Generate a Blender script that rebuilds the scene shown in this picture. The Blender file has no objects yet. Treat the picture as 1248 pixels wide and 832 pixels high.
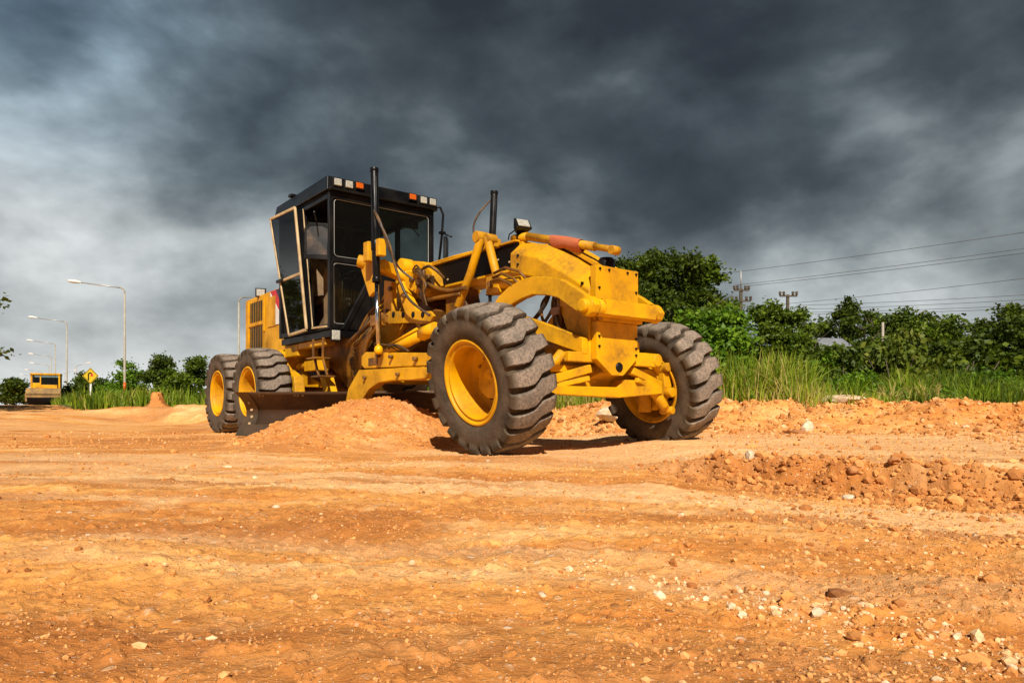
import bpy, math, random
import numpy as np
from mathutils import Vector, Matrix
rnd = random.Random(7)
rng = np.random.default_rng(11)
R = math.radians
scene = bpy.context.scene
COL = scene.collection

# ------------------------------------------------------------------ helpers
class MB:
    """collects shapes; build() links them as ONE mesh object"""
    def __init__(s):
        s.v = []; s.f = []; s.sm = []
    def add(s, verts, faces, smooth=False):
        o = len(s.v); s.v += [tuple(p) for p in verts]
        s.f += [tuple(i + o for i in f) for f in faces]
        s.sm += [smooth] * len(faces) if not isinstance(smooth, list) else smooth
        return s
    def box(s, x0, x1, y0, y1, z0, z1, rot=None, piv=None):
        vs = [Vector((x, y, z)) for x in (x0, x1) for y in (y0, y1) for z in (z0, z1)]
        if rot is not None:
            c = Vector(piv) if piv else Vector(((x0+x1)/2, (y0+y1)/2, (z0+z1)/2))
            vs = [c + rot @ (p - c) for p in vs]
        return s.add(vs, [(0,1,3,2),(4,6,7,5),(0,4,5,1),(2,3,7,6),(0,2,6,4),(1,5,7,3)])
    def prism(s, pts, axis, c0, c1):
        """pts 2-D outline; axis 'y': (x,z) extruded along y; 'x': (y,z) along x; 'z': (x,y) along z"""
        A = sum(pts[i][0]*pts[(i+1) % len(pts)][1] - pts[(i+1) % len(pts)][0]*pts[i][1] for i in range(len(pts)))
        if A < 0: pts = pts[::-1]
        def P(p, c):
            return (p[0], c, p[1]) if axis == 'y' else (c, p[0], p[1]) if axis == 'x' else (p[0], p[1], c)
        n = len(pts)
        vs = [P(p, c0) for p in pts] + [P(p, c1) for p in pts]
        fs = [tuple(range(n)), tuple(range(2*n-1, n-1, -1))]
        fs += [(i, i+n, (i+1) % n + n, (i+1) % n) for i in range(n)]
        if axis == 'y': pass
        else: fs = [f[::-1] for f in fs]
        return s.add(vs, fs)
    def tube(s, path, r, n=12, caps=True):
        path = [Vector(p) for p in path]
        rs = r if isinstance(r, (list, tuple)) else [r]*len(path)
        vs = []; fs = []; sm = []
        prev = None
        for i, p in enumerate(path):
            t = (path[min(i+1, len(path)-1)] - path[max(i-1, 0)]).normalized()
            if prev is None:
                a = Vector((0,0,1)) if abs(t.z) < .9 else Vector((1,0,0))
                n1 = t.cross(a).normalized()
            else:
                n1 = (prev - t*prev.dot(t)).normalized()
            prev = n1; n2 = t.cross(n1)
            for k in range(n):
                an = 2*math.pi*k/n
                vs.append(p + (n1*math.cos(an) + n2*math.sin(an))*rs[i])
        for i in range(len(path)-1):
            for k in range(n):
                a = i*n+k; b = i*n+(k+1) % n
                fs.append((a, b, b+n, a+n)); sm.append(True)
        if caps:
            fs.append(tuple(range(n))[::-1]); sm.append(False)
            fs.append(tuple(range(len(path)*n-n, len(path)*n))); sm.append(False)
        return s.add(vs, fs, sm)
    def lathe(s, prof, n=64, center=(0,0,0), axis='y', smooth=True):
        """prof: list (r, h)"""
        vs = []; fs = []
        for r, h in prof:
            for k in range(n):
                an = 2*math.pi*k/n; c, q = r*math.cos(an), r*math.sin(an)
                p = (c, h, q) if axis == 'y' else (c, q, h) if axis == 'z' else (h, c, q)
                vs.append((p[0]+center[0], p[1]+center[1], p[2]+center[2]))
        for i in range(len(prof)-1):
            for k in range(n):
                a = i*n+k; b = i*n+(k+1) % n
                fs.append((a, a+n, b+n, b))
        return s.add(vs, fs, smooth)
    def bar(s, p0, p1, w, h):
        """rectangular bar from p0 to p1; w is horizontal width, h the other"""
        p0 = Vector(p0); p1 = Vector(p1); t = (p1-p0).normalized()
        a = Vector((0,0,1)) if abs(t.z) < .95 else Vector((1,0,0))
        sx = t.cross(a).normalized()*w/2; sy = sx.cross(t).normalized()*h/2
        vs = [p+i*sx+j*sy for p in (p0, p1) for i in (-1, 1) for j in (-1, 1)]
        return s.add(vs, [(0,1,3,2),(4,6,7,5),(0,4,5,1),(2,3,7,6),(0,2,6,4),(1,5,7,3)])
    def build(s, name, mat, parent=None, bevel=0, loc=None, rot=None, fix=True):
        me = bpy.data.meshes.new(name)
        me.from_pydata(s.v, [], s.f)
        me.polygons.foreach_set('use_smooth', s.sm)
        me.materials.append(mat)
        if fix:
            import bmesh
            bm = bmesh.new(); bm.from_mesh(me)
            bmesh.ops.recalc_face_normals(bm, faces=bm.faces); bm.to_mesh(me); bm.free()
        me.update()
        o = bpy.data.objects.new(name, me); COL.objects.link(o)
        if parent: o.parent = parent
        if loc: o.location = loc
        if rot: o.rotation_euler = rot
        if bevel:
            m = o.modifiers.new('bevel', 'BEVEL'); m.width = bevel; m.segments = 2
            m.limit_method = 'ANGLE'; m.angle_limit = R(35); m.harden_normals = False
        return o

def np_mesh(name, verts, quads, mat, parent=None, smooth=False, attr=None, tris=False):
    k = 3 if tris else 4
    me = bpy.data.meshes.new(name)
    nv, nf = len(verts), len(quads)
    me.vertices.add(nv); me.vertices.foreach_set('co', np.asarray(verts, dtype=np.float32).ravel())
    me.loops.add(nf*k); me.loops.foreach_set('vertex_index', np.asarray(quads, dtype=np.int32).ravel())
    me.polygons.add(nf)
    me.polygons.foreach_set('loop_start', np.arange(0, nf*k, k, dtype=np.int32))
    me.polygons.foreach_set('use_smooth', np.full(nf, smooth))
    me.update(calc_edges=True)
    if attr is not None:
        a = me.attributes.new('tone', 'FLOAT', 'FACE'); a.data.foreach_set('value', np.asarray(attr, dtype=np.float32))
    me.materials.append(mat)
    o = bpy.data.objects.new(name, me); COL.objects.link(o)
    if parent: o.parent = parent
    return o

def empty(name, loc=(0,0,0), rot=(0,0,0), parent=None):
    o = bpy.data.objects.new(name, None); COL.objects.link(o)
    o.location = loc; o.rotation_euler = rot; o.empty_display_size = .2
    if parent: o.parent = parent
    return o
def tag(o, label=None, cat=None, group=None, kind=None):
    if label: o['label'] = label
    if cat: o['category'] = cat
    if group: o['group'] = group
    if kind: o['kind'] = kind
    return o
def kids(o): return [c for c in bpy.data.objects if c.parent == o]
def copy_tree(o, parent=None, ch=None):
    c = o.copy(); COL.objects.link(c); c.parent = parent
    for k in kids(o): copy_tree(k, c)
    return c

# numpy value noise ------------------------------------------------------
_T = rng.random((256, 256))
def vnoise(x, y):
    xi = np.floor(x).astype(int); yi = np.floor(y).astype(int)
    fx = x-xi; fy = y-yi
    fx = fx*fx*fx*(fx*(fx*6-15)+10); fy = fy*fy*fy*(fy*(fy*6-15)+10)
    a = _T[xi & 255, yi & 255]; b = _T[(xi+1) & 255, yi & 255]
    c = _T[xi & 255, (yi+1) & 255]; d = _T[(xi+1) & 255, (yi+1) & 255]
    return (a*(1-fx)+b*fx)*(1-fy)+(c*(1-fx)+d*fx)*fy - .5
def fbm(x, y, o=4, g=.5):
    s = 0; a = 1
    for i in range(o):
        s = s + a*vnoise(x*2**i+17.3*i, y*2**i+5.1*i); a *= g
    return s
def sstep(a, b, x):
    t = np.clip((x-a)/(b-a), 0, 1); return t*t*(3-2*t)

# ------------------------------------------------------------------ materials
def newmat(name):
    m = bpy.data.materials.new(name); m.use_nodes = True
    nt = m.node_tree; nt.nodes.clear()
    out = nt.nodes.new('ShaderNodeOutputMaterial')
    return m, nt, out
def nd(nt, t, **k):
    n = nt.nodes.new(t)
    for a, b in k.items():
        if a in n.inputs: n.inputs[a].default_value = b
        else: setattr(n, a, b)
    return n
def ramp(nt, stops, src=None, interp='LINEAR'):
    r = nt.nodes.new('ShaderNodeValToRGB'); r.color_ramp.interpolation = interp
    e = r.color_ramp.elements
    while len(e) < len(stops): e.new(.5)
    for i, (p, c) in enumerate(stops):
        e[i].position = p
        e[i].color = (c[0], c[1], c[2], 1) if isinstance(c, (tuple, list)) else (c, c, c, 1)
    if src is not None: nt.links.new(src, r.inputs[0])
    return r
def noise(nt, vec, scale, detail=4, rough=.55, dist=0):
    n = nd(nt, 'ShaderNodeTexNoise', Scale=scale, Detail=detail, Roughness=rough, Distortion=dist)
    if vec is not None: nt.links.new(vec, n.inputs['Vector'])
    return n
def mixc(nt, fac, a, b, mode='MIX'):
    m = nt.nodes.new('ShaderNodeMix'); m.data_type = 'RGBA'; m.blend_type = mode
    for sock, v in ((m.inputs[0], fac), (m.inputs[6], a), (m.inputs[7], b)):
        if hasattr(v, 'is_output') : nt.links.new(v, sock)
        elif isinstance(v, (int, float)): sock.default_value = v
        else: sock.default_value = (v[0], v[1], v[2], 1)
    return m.outputs[2]
def math_(nt, op, a, b=None, clamp=False):
    m = nt.nodes.new('ShaderNodeMath'); m.operation = op; m.use_clamp = clamp
    for s, v in ((m.inputs[0], a), (m.inputs[1], b)):
        if v is None: continue
        if hasattr(v, 'is_output'): nt.links.new(v, s)
        else: s.default_value = v
    return m.outputs[0]

def worn(name, base, dark=None, rough=.45, metal=0, dirt=(.30,.17,.08), dirt_amt=.35, scale=3, bump=.15, chips=None, spec=.5, edge=False):
    """painted / rubber / steel surface with grime, scratches and dust"""
    m, nt, out = newmat(name)
    tc = nt.nodes.new('ShaderNodeTexCoord'); v = tc.outputs['Object']
    b = nd(nt, 'ShaderNodeBsdfPrincipled'); b.inputs['Metallic'].default_value = metal
    b.inputs['Specular IOR Level'].default_value = spec
    n1 = noise(nt, v, scale, 6, .6); n2 = noise(nt, v, scale*9, 5, .65); n3 = noise(nt, v, scale*.5, 3, .5)
    dark = dark or tuple(c*.62 for c in base)
    c = mixc(nt, ramp(nt, [(.35, 0), (.68, 1)], n3.outputs[0]).outputs[0], base, dark)
    f = math_(nt, 'MULTIPLY', ramp(nt, [(.42, 0), (.72, 1)], n1.outputs[0]).outputs[0], ramp(nt, [(.35, .3), (.65, 1)], n2.outputs[0]).outputs[0])
    f = math_(nt, 'MULTIPLY', f, dirt_amt*1.6, True)
    c = mixc(nt, f, c, dirt)
    if chips:
        n4 = noise(nt, v, scale*14, 3, .7)
        c = mixc(nt, ramp(nt, [(.70, 0), (.73, 1)], n4.outputs[0]).outputs[0], c, chips)
    if edge:   # paint knocked off the corners, grime rubbed beside them
        bv = nd(nt, 'ShaderNodeBevel'); bv.samples = 4; bv.inputs['Radius'].default_value = .016
        ge = nt.nodes.new('ShaderNodeNewGeometry'); dt = nt.nodes.new('ShaderNodeVectorMath'); dt.operation = 'DOT_PRODUCT'
        nt.links.new(bv.outputs[0], dt.inputs[0]); nt.links.new(ge.outputs['Normal'], dt.inputs[1])
        ed = ramp(nt, [(.86, 1), (.985, 0)], dt.outputs['Value']).outputs[0]
        nE = noise(nt, v, scale*7, 5, .7)
        c = mixc(nt, math_(nt, 'MULTIPLY', ed, ramp(nt, [(.47, 0), (.56, .8)], nE.outputs[0]).outputs[0]), c, (.13,.055,.018))
    nt.links.new(c, b.inputs['Base Color'])
    rr = ramp(nt, [(.3, max(rough-.12, .05)), (.7, min(rough+.2, 1))], n1.outputs[0])
    nt.links.new(rr.outputs[0], b.inputs['Roughness'])
    bp = nd(nt, 'ShaderNodeBump', Strength=bump, Distance=.01)
    nt.links.new(n2.outputs[0], bp.inputs['Height']); nt.links.new(bp.outputs[0], b.inputs['Normal'])
    nt.links.new(b.outputs[0], out.inputs[0])
    return m

M = {}
M['yellow'] = worn('yellow_paint', (.80,.405,.0015), (.62,.285,.0015), .50, dirt=(.15,.07,.018), dirt_amt=.55, scale=2.6, bump=.10, chips=(.16,.06,.02), spec=.3, edge=True)
M['greasy'] = worn('greasy_yellow', (.30,.12,.006), (.09,.035,.008), .45, dirt=(.02,.011,.006), dirt_amt=.95, scale=3.5, bump=.3, chips=(.1,.04,.02))
M['black'] = worn('black_paint', (.0035,.0035,.004), (.007,.006,.006), .34, dirt=(.05,.035,.02), dirt_amt=.10, scale=3, bump=.05, spec=.22)
M['plate'] = worn('black_panel', (.003,.0025,.0025), (.006,.004,.004), .5, dirt=(.03,.018,.012), dirt_amt=.10, scale=2, bump=.04, spec=.12)
M['beige'] = worn('beige_paint', (.58,.42,.22), (.46,.31,.14), .55, dirt=(.14,.09,.05), dirt_amt=.45, scale=4, bump=.1)
M['seat'] = worn('beige_vinyl', (.30,.19,.09), (.17,.10,.05), .7, dirt=(.08,.05,.03), dirt_amt=.4, scale=5, bump=.2)
M['steel'] = worn('worn_steel', (.16,.115,.075), (.07,.045,.03), .42, metal=.75, dirt=(.16,.09,.045), dirt_amt=.5, scale=2.5, bump=.25)
M['blade'] = worn('mouldboard_steel', (.13,.075,.045), (.05,.028,.018), .45, metal=.45, dirt=(.42,.22,.09), dirt_amt=.28, scale=2.2, bump=.25)
M['chrome'] = worn('chrome_rod', (.75,.75,.76), (.6,.6,.62), .12, metal=1, dirt=(.3,.25,.2), dirt_amt=.1, scale=5, bump=.02)
M['hose'] = worn('hose_rubber', (.03,.022,.016), (.06,.035,.02), .5, dirt=(.35,.18,.05), dirt_amt=.5, scale=6, bump=.1)
M['cloth'] = worn('red_rag', (.52,.13,.05), (.40,.10,.04), .9, dirt=(.3,.12,.05), dirt_amt=.3, scale=8, bump=.5)
M['white'] = worn('white_paint', (.78,.77,.74), (.7,.68,.62), .5, dirt=(.3,.22,.15), dirt_amt=.15, scale=5, bump=.04)
M['red'] = worn('red_paint', (.55,.02,.03), (.5,.02,.03), .5, dirt_amt=.1)
M['navy'] = worn('dark_blue_paint', (.02,.02,.06), (.02,.02,.05), .5, dirt_amt=.1)
M['concrete'] = worn('concrete_pole', (.42,.38,.31), (.33,.28,.21), .85, dirt=(.2,.15,.1), dirt_amt=.3, scale=2, bump=.2)
M['galv'] = worn('galvanised_steel', (.48,.47,.44), (.36,.35,.33), .5, metal=.5, dirt=(.25,.18,.1), dirt_amt=.2, scale=2, bump=.05)
M['roofing'] = worn('grey_roof_sheet', (.27,.29,.32), (.17,.18,.20), .6, metal=.2, dirt=(.1,.08,.06), dirt_amt=.4, scale=1, bump=.2)
M['asphalt'] = worn('asphalt', (.07,.07,.075), (.05,.05,.055), .9, dirt=(.2,.13,.08), dirt_amt=.3, scale=1, bump=.4)
M['wall'] = worn('rendered_wall', (.5,.48,.44), (.4,.38,.35), .9, scale=1)
M['bark'] = worn('bark', (.10,.075,.05), (.06,.045,.03), .95, dirt=(.16,.13,.09), dirt_amt=.4, scale=4, bump=.8)

def lens(name, col, rough=.15, glow=0):
    m, nt, out = newmat(name)
    tc = nt.nodes.new('ShaderNodeTexCoord')
    b = nd(nt, 'ShaderNodeBsdfPrincipled', Roughness=rough)
    w = nd(nt, 'ShaderNodeTexVoronoi', Scale=60.0); nt.links.new(tc.outputs['Object'], w.inputs['Vector'])
    c = mixc(nt, ramp(nt, [(0, 0), (.6, 1)], w.outputs[0]).outputs[0], col, tuple(x*.55 for x in col))
    nt.links.new(c, b.inputs['Base Color'])
    b.inputs['Coat Weight'].default_value = .6
    nt.links.new(b.outputs[0], out.inputs[0]); return m
M['lens_white'] = lens('clear_lens', (.62,.60,.52))
M['lens_orange'] = lens('amber_lens', (.85,.16,.01))
def glass(name, tint, refl=.6):
    m, nt, out = newmat(name)
    tc = nt.nodes.new('ShaderNodeTexCoord')
    t = nd(nt, 'ShaderNodeBsdfTransparent'); g = nd(nt, 'ShaderNodeBsdfGlossy', Roughness=.03)
    n = noise(nt, tc.outputs['Object'], 2.5, 5)
    c = mixc(nt, n.outputs[0], tint, tuple(x*.7 for x in tint)); nt.links.new(c, t.inputs[0])
    d = nd(nt, 'ShaderNodeBsdfDiffuse'); d.inputs[0].default_value = (.25,.2,.15,1)
    g.inputs[0].default_value = (refl, refl, refl, 1)
    fr = nd(nt, 'ShaderNodeFresnel', IOR=1.45); ge = nt.nodes.new('ShaderNodeNewGeometry')
    nt.links.new(math_(nt, 'SUBTRACT', 1.45, math_(nt, 'MULTIPLY', ge.outputs['Backfacing'], 1.45-1/1.45)), fr.inputs['IOR'])   # a pane, not a solid block
    mx = nt.nodes.new('ShaderNodeMixShader'); nt.links.new(fr.outputs[0], mx.inputs[0])
    nt.links.new(t.outputs[0], mx.inputs[1]); nt.links.new(g.outputs[0], mx.inputs[2])
    mx2 = nt.nodes.new('ShaderNodeMixShader')
    nt.links.new(math_(nt, 'MULTIPLY', n.outputs[0], .02), mx2.inputs[0])
    nt.links.new(mx.outputs[0], mx2.inputs[1]); nt.links.new(d.outputs[0], mx2.inputs[2])
    nt.links.new(mx2.outputs[0], out.inputs[0]); return m
M['glass'] = glass('tinted_glass', (.70,.77,.74), .45)
M['clear_glass'] = glass('clear_glass', (.94,.97,.96), .45)
M['mirror'] = worn('mirror_glass', (.10,.105,.11), (.05,.052,.055), .2, metal=.6, dirt_amt=.3)

# tyre rubber: dusty tread
def tyre_mat():
    m, nt, out = newmat('tyre_rubber')
    tc = nt.nodes.new('ShaderNodeTexCoord'); v = tc.outputs['Object']
    b = nd(nt, 'ShaderNodeBsdfPrincipled'); b.inputs['Specular IOR Level'].default_value = .25
    n1 = noise(nt, v, 4, 7, .65); n2 = noise(nt, v, 38, 6, .7); n3 = noise(nt, v, 130, 3, .6)
    at = nd(nt, 'ShaderNodeAttribute'); at.attribute_name = 'worn'
    c0 = mixc(nt, ramp(nt, [(.3, 0), (.7, 1)], n1.outputs[0]).outputs[0], (.020,.016,.012), (.12,.084,.052))
    c1 = mixc(nt, ramp(nt, [(.35, 0), (.66, 1)], n1.outputs[0]).outputs[0], (.20,.155,.12), (.34,.255,.19))
    c1 = mixc(nt, ramp(nt, [(.44, 0), (.58, .75)], n2.outputs[0]).outputs[0], c1, (.11,.09,.075))
    c = mixc(nt, at.outputs['Fac'], c0, c1)
    nt.links.new(c, b.inputs['Base Color']); b.inputs['Roughness'].default_value = .85
    bp = nd(nt, 'ShaderNodeBump', Strength=.6, Distance=.006); nt.links.new(n2.outputs[0], bp.inputs['Height'])
    bp2 = nd(nt, 'ShaderNodeBump', Strength=.5, Distance=.003); nt.links.new(n3.outputs[0], bp2.inputs['Height'])
    nt.links.new(bp.outputs[0], bp2.inputs['Normal']); nt.links.new(bp2.outputs[0], b.inputs['Normal'])
    nt.links.new(b.outputs[0], out.inputs[0]); return m
M['tyre'] = tyre_mat()

# laterite earth
def earth(name, rocky=0.0):
    m, nt, out = newmat(name)
    g = nt.nodes.new('ShaderNodeNewGeometry'); v = g.outputs['Position']
    b = nd(nt, 'ShaderNodeBsdfPrincipled', Roughness=.95); b.inputs['Specular IOR Level'].default_value = .12
    # streaks run with the grading direction (roughly along X)
    mp = nt.nodes.new('ShaderNodeMapping'); mp.inputs['Scale'].default_value = (.32, 1.5, 1); mp.inputs['Rotation'].default_value = (0,0,R(12))
    nt.links.new(v, mp.inputs['Vector'])
    st = noise(nt, mp.outputs[0], 1.1, 6, .62, .6)
    big = noise(nt, v, .42, 5, .6, .3); mid = noise(nt, v, 2.6, 6, .62); fine = noise(nt, v, 14, 6, .7); gr = noise(nt, v, 75, 4, .7)
    c = ramp(nt, [(.30, (.38,.115,.024)), (.43, (.64,.235,.048)), (.55, (.82,.38,.095)), (.68, (.92,.60,.27))], st.outputs[0]).outputs[0]
    c = mixc(nt, ramp(nt, [(.42, 0), (.66, .75)], big.outputs[0]).outputs[0], c, (.66,.26,.06))
    c = mixc(nt, ramp(nt, [(.52, 0), (.72, .65)], mid.outputs[0]).outputs[0], c, (.84,.52,.25))
    c = mixc(nt, ramp(nt, [(.30, .55), (.46, 0)], mid.outputs[0]).outputs[0], c, (.40,.145,.04))
    c = mixc(nt, ramp(nt, [(.36, .5), (.50, 0), (.60, 0), (.74, .45)], fine.outputs[0]).outputs[0], c, mixc(nt, ramp(nt, [(.45, 0), (.55, 1)], fine.outputs[0]).outputs[0], (.32,.11,.035), (.90,.62,.36)))
    if rocky: c = mixc(nt, ramp(nt, [(.38, .15), (.60, .75)], noise(nt, v, 3.3, 6, .65).outputs[0]).outputs[0], c, (.46,.175,.05))
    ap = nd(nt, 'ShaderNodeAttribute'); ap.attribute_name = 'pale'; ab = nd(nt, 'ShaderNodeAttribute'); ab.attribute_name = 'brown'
    c = mixc(nt, math_(nt, 'MULTIPLY', ap.outputs['Fac'], .62), c, mixc(nt, mid.outputs[0], (.92,.66,.38), (.84,.47,.19)))
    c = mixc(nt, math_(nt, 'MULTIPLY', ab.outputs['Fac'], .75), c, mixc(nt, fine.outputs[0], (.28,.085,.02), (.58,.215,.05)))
    # small stones: cells
    def stones(scale, lo, hi, amt):
        vo = nd(nt, 'ShaderNodeTexVoronoi', Scale=scale); nt.links.new(v, vo.inputs['Vector'])
        sep = nt.nodes.new('ShaderNodeSeparateColor'); nt.links.new(vo.outputs['Color'], sep.inputs[0])
        pick = ramp(nt, [(lo, 0), (lo+.02, 1)], sep.outputs[0])
        inside = ramp(nt, [(.22, 1), (.34, 0)], vo.outputs['Distance'])
        f = math_(nt, 'MULTIPLY', pick.outputs[0], inside.outputs[0])
        tone = ramp(nt, [(0, (.20,.08,.035)), (.25, (.45,.19,.06)), (.6, (.78,.46,.22)), (1, (.90,.74,.55))], sep.outputs[1])
        return f, tone.outputs[0], vo
    f1, t1, v1 = stones(26, .72-rocky*.3, 1, 1); f2, t2, v2 = stones(62, .60-rocky*.2, 1, 1); f3, t3, v3 = stones(140, .55, 1, 1)
    patch = ramp(nt, [(.40, .12), (.58, 1)], noise(nt, v, .9, 4, .6).outputs[0]).outputs[0]
    c = mixc(nt, math_(nt, 'MULTIPLY', f3, .5), c, t3)
    c = mixc(nt, math_(nt, 'MULTIPLY', math_(nt, 'MULTIPLY', f2, patch), .75), c, t2)
    c = mixc(nt, math_(nt, 'MULTIPLY', math_(nt, 'MULTIPLY', f1, patch), .8), c, t1)
    nt.links.new(c, b.inputs['Base Color'])
    h = math_(nt, 'ADD', math_(nt, 'MULTIPLY', f1, .004), math_(nt, 'MULTIPLY', f2, .0025))
    h = math_(nt, 'MULTIPLY', h, patch)
    h = math_(nt, 'ADD', h, math_(nt, 'MULTIPLY', f3, .0015))
    h = math_(nt, 'ADD', h, math_(nt, 'MULTIPLY', fine.outputs[0], .016))
    h = math_(nt, 'ADD', h, math_(nt, 'MULTIPLY', gr.outputs[0], .0045))
    bp = nd(nt, 'ShaderNodeBump', Strength=1.0, Distance=1.0); nt.links.new(h, bp.inputs['Height'])
    nt.links.new(bp.outputs[0], b.inputs['Normal'])
    nt.links.new(b.outputs[0], out.inputs[0]); return m
M['earth'] = earth('laterite_earth')
M['loose'] = earth('loose_laterite', .7)

def leafmat(name, stops, trans=.35):
    m, nt, out = newmat(name)
    at = nd(nt, 'ShaderNodeAttribute'); at.attribute_name = 'tone'
    g = nt.nodes.new('ShaderNodeNewGeometry')
    c = ramp(nt, stops, at.outputs['Fac']).outputs[0]
    n = noise(nt, g.outputs['Position'], .8, 3)
    c = mixc(nt, ramp(nt, [(.35, 0), (.65, .5)], n.outputs[0]).outputs[0], c, mixc(nt, 1.0, c, (.75,.85,.5), 'MULTIPLY'))
    b = nd(nt, 'ShaderNodeBsdfPrincipled', Roughness=.55); b.inputs['Specular IOR Level'].default_value = .3
    t = nd(nt, 'ShaderNodeBsdfTranslucent')
    nt.links.new(c, b.inputs['Base Color']); nt.links.new(c, t.inputs[0])
    mx = nt.nodes.new('ShaderNodeMixShader'); mx.inputs[0].default_value = trans
    nt.links.new(b.outputs[0], mx.inputs[1]); nt.links.new(t.outputs[0], mx.inputs[2])
    nt.links.new(mx.outputs[0], out.inputs[0]); return m
M['leaf_dark'] = leafmat('dark_leaves', [(0, (.012,.024,.002)), (.5, (.060,.095,.006)), (1, (.20,.24,.015))])
M['leaf_mid'] = leafmat('mid_leaves', [(0, (.020,.042,.003)), (.5, (.10,.155,.008)), (1, (.28,.35,.02))])
M['leaf_light'] = leafmat('light_leaves', [(0, (.035,.09,.006)), (.5, (.12,.23,.011)), (1, (.28,.42,.025))])
M['leaf_yellow'] = leafmat('yellowish_leaves', [(0, (.05,.08,.01)), (.5, (.14,.18,.02)), (1, (.30,.28,.04))])
M['grass'] = leafmat('grass_blades', [(0, (.06,.10,.006)), (.4, (.17,.26,.012)), (.8, (.38,.46,.03)), (1, (.60,.46,.16))], .45)
M['meadow'] = worn('meadow_soil', (.10,.15,.02), (.07,.11,.015), .95, dirt=(.16,.12,.04), dirt_amt=.5, scale=.6, bump=.5)

# ------------------------------------------------------------------ ground sheet
def seg_dist(X, Y, pts):
    """signed side and distance to polyline (positive = beyond, i.e. larger Y side)"""
    best = np.full(X.shape, 1e9); side = np.zeros(X.shape)
    for (x0, y0), (x1, y1) in zip(pts[:-1], pts[1:]):
        dx, dy = x1-x0, y1-y0; L2 = dx*dx+dy*dy
        t = np.clip(((X-x0)*dx+(Y-y0)*dy)/L2, 0, 1)
        d = np.hypot(X-x0-t*dx, Y-y0-t*dy)
        sd = np.sign(dx*(Y-y0)-dy*(X-x0))
        m = d < best; best[m] = d[m]; side[m] = sd[m]
    return best*side
BANK = [(-30, 24.5), (-11, 19.5), (-9, 18.8), (-3, 14.6), (.9, 12.0), (2.8, 10.6), (5.8, 8.9), (9.5, 6.2), (20, -4)]
RIDGE = [(-4, 8.2), (.6, 5.75), (1.4, 4.97), (2.62, 3.72), (4.5, 1.9), (9, -3)]
def ground_h(X, Y):
    X = np.asarray(X, float); Y = np.asarray(Y, float)
    D = np.hypot(X, Y)
    near = 1/(1+(D/14)**2)
    h = .050*fbm(X*.35, Y*.35, 4)*sstep(.5, 5, D)
    h = h + near*(.034*fbm(X*1.7+3, Y*2.3, 4) + .010*fbm(X*9, Y*9, 3, .6))
    # furrows left by the blade, running with X
    w = Y + .22*X + .25*fbm(X*.6, Y*.6, 2)
    h = h + .010*near*np.sin(w*7.5)*sstep(-.1, .3, fbm(X*.4+9, Y*.4, 2))*sstep(6.5, 4.5, Y)
    clod = np.clip(fbm(X*22, Y*22, 3, .55)-.10, 0, 1)
    h = h + .022*clod*sstep(9, 2, D)
    wb = np.clip(sstep(.0, .25, fbm(X*.5+31, (Y+.4*X)*.9, 3)), 0, 1)*sstep(5.5, 3.5, Y)*sstep(1.2, -.2, X)
    h = h + .0055*wb*np.sin((X*.93-Y*.36)*46+2.2*fbm(X*2, Y*2, 2))
    h = h + .03*sstep(6.5, 5, Y)*np.exp(-((w-4.9)/.16)**2)*sstep(-.25, .3, fbm(X*.6+3, Y*.3, 3))
    # low scarp across the right foreground
    sd = seg_dist(X, Y, RIDGE); f = sstep(.7, 1.7, X)
    wob = .10*fbm(X*2.2, Y*2.2, 4)
    s = sstep(-.09, .07, sd+wob)
    h = h + f*(.155*s-.06) + f*np.exp(-((sd+.02)/.24)**2)*(.09*fbm(X*7, Y*7, 4)+.02) + f*.02*sstep(0, -2, sd)
    # bank of spoil at the far edge of the graded strip
    sb = seg_dist(X, Y, BANK); fb = sstep(-13.5, -9, X)*(1-.35*np.exp(-((X+6)/2.6)**2))
    lump = .5+.9*fbm(X*.8, Y*.8, 4)
    face = sstep(-.2, 1.5, sb+.55*fbm(X*1.1, Y*1.1, 4))
    lf = sstep(-9.5, -11.5, X)*0+sstep(-3, -7, X)*.8
    h = h + fb*(.46+.16*lf+.06*fbm(X*.6+4, Y*.6, 3))*face*(.88+.2*lump*.5) + fb*face*sstep(3.2, 1.2, sb)*((.13-.09*lf)*fbm(X*2.6, Y*2.6, 5, .62))
    h = h - fb*(.16-.12*lf)*sstep(1.6, 3.2, sb)
    # the strip climbs slightly towards the road on the left
    h = h + (1-fb)*.55*sstep(11, 27, Y) + .06*sstep(12, 22, Y)*(1-fb)*fbm(X*.5, Y*.5, 4)*2
    # flat where the grader stands
    pad = np.exp(-(((X+1.6)/3.6)**2+((Y-9.6)/2.6)**2)**2)
    h = h*(1-.8*pad)
    return h
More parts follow.
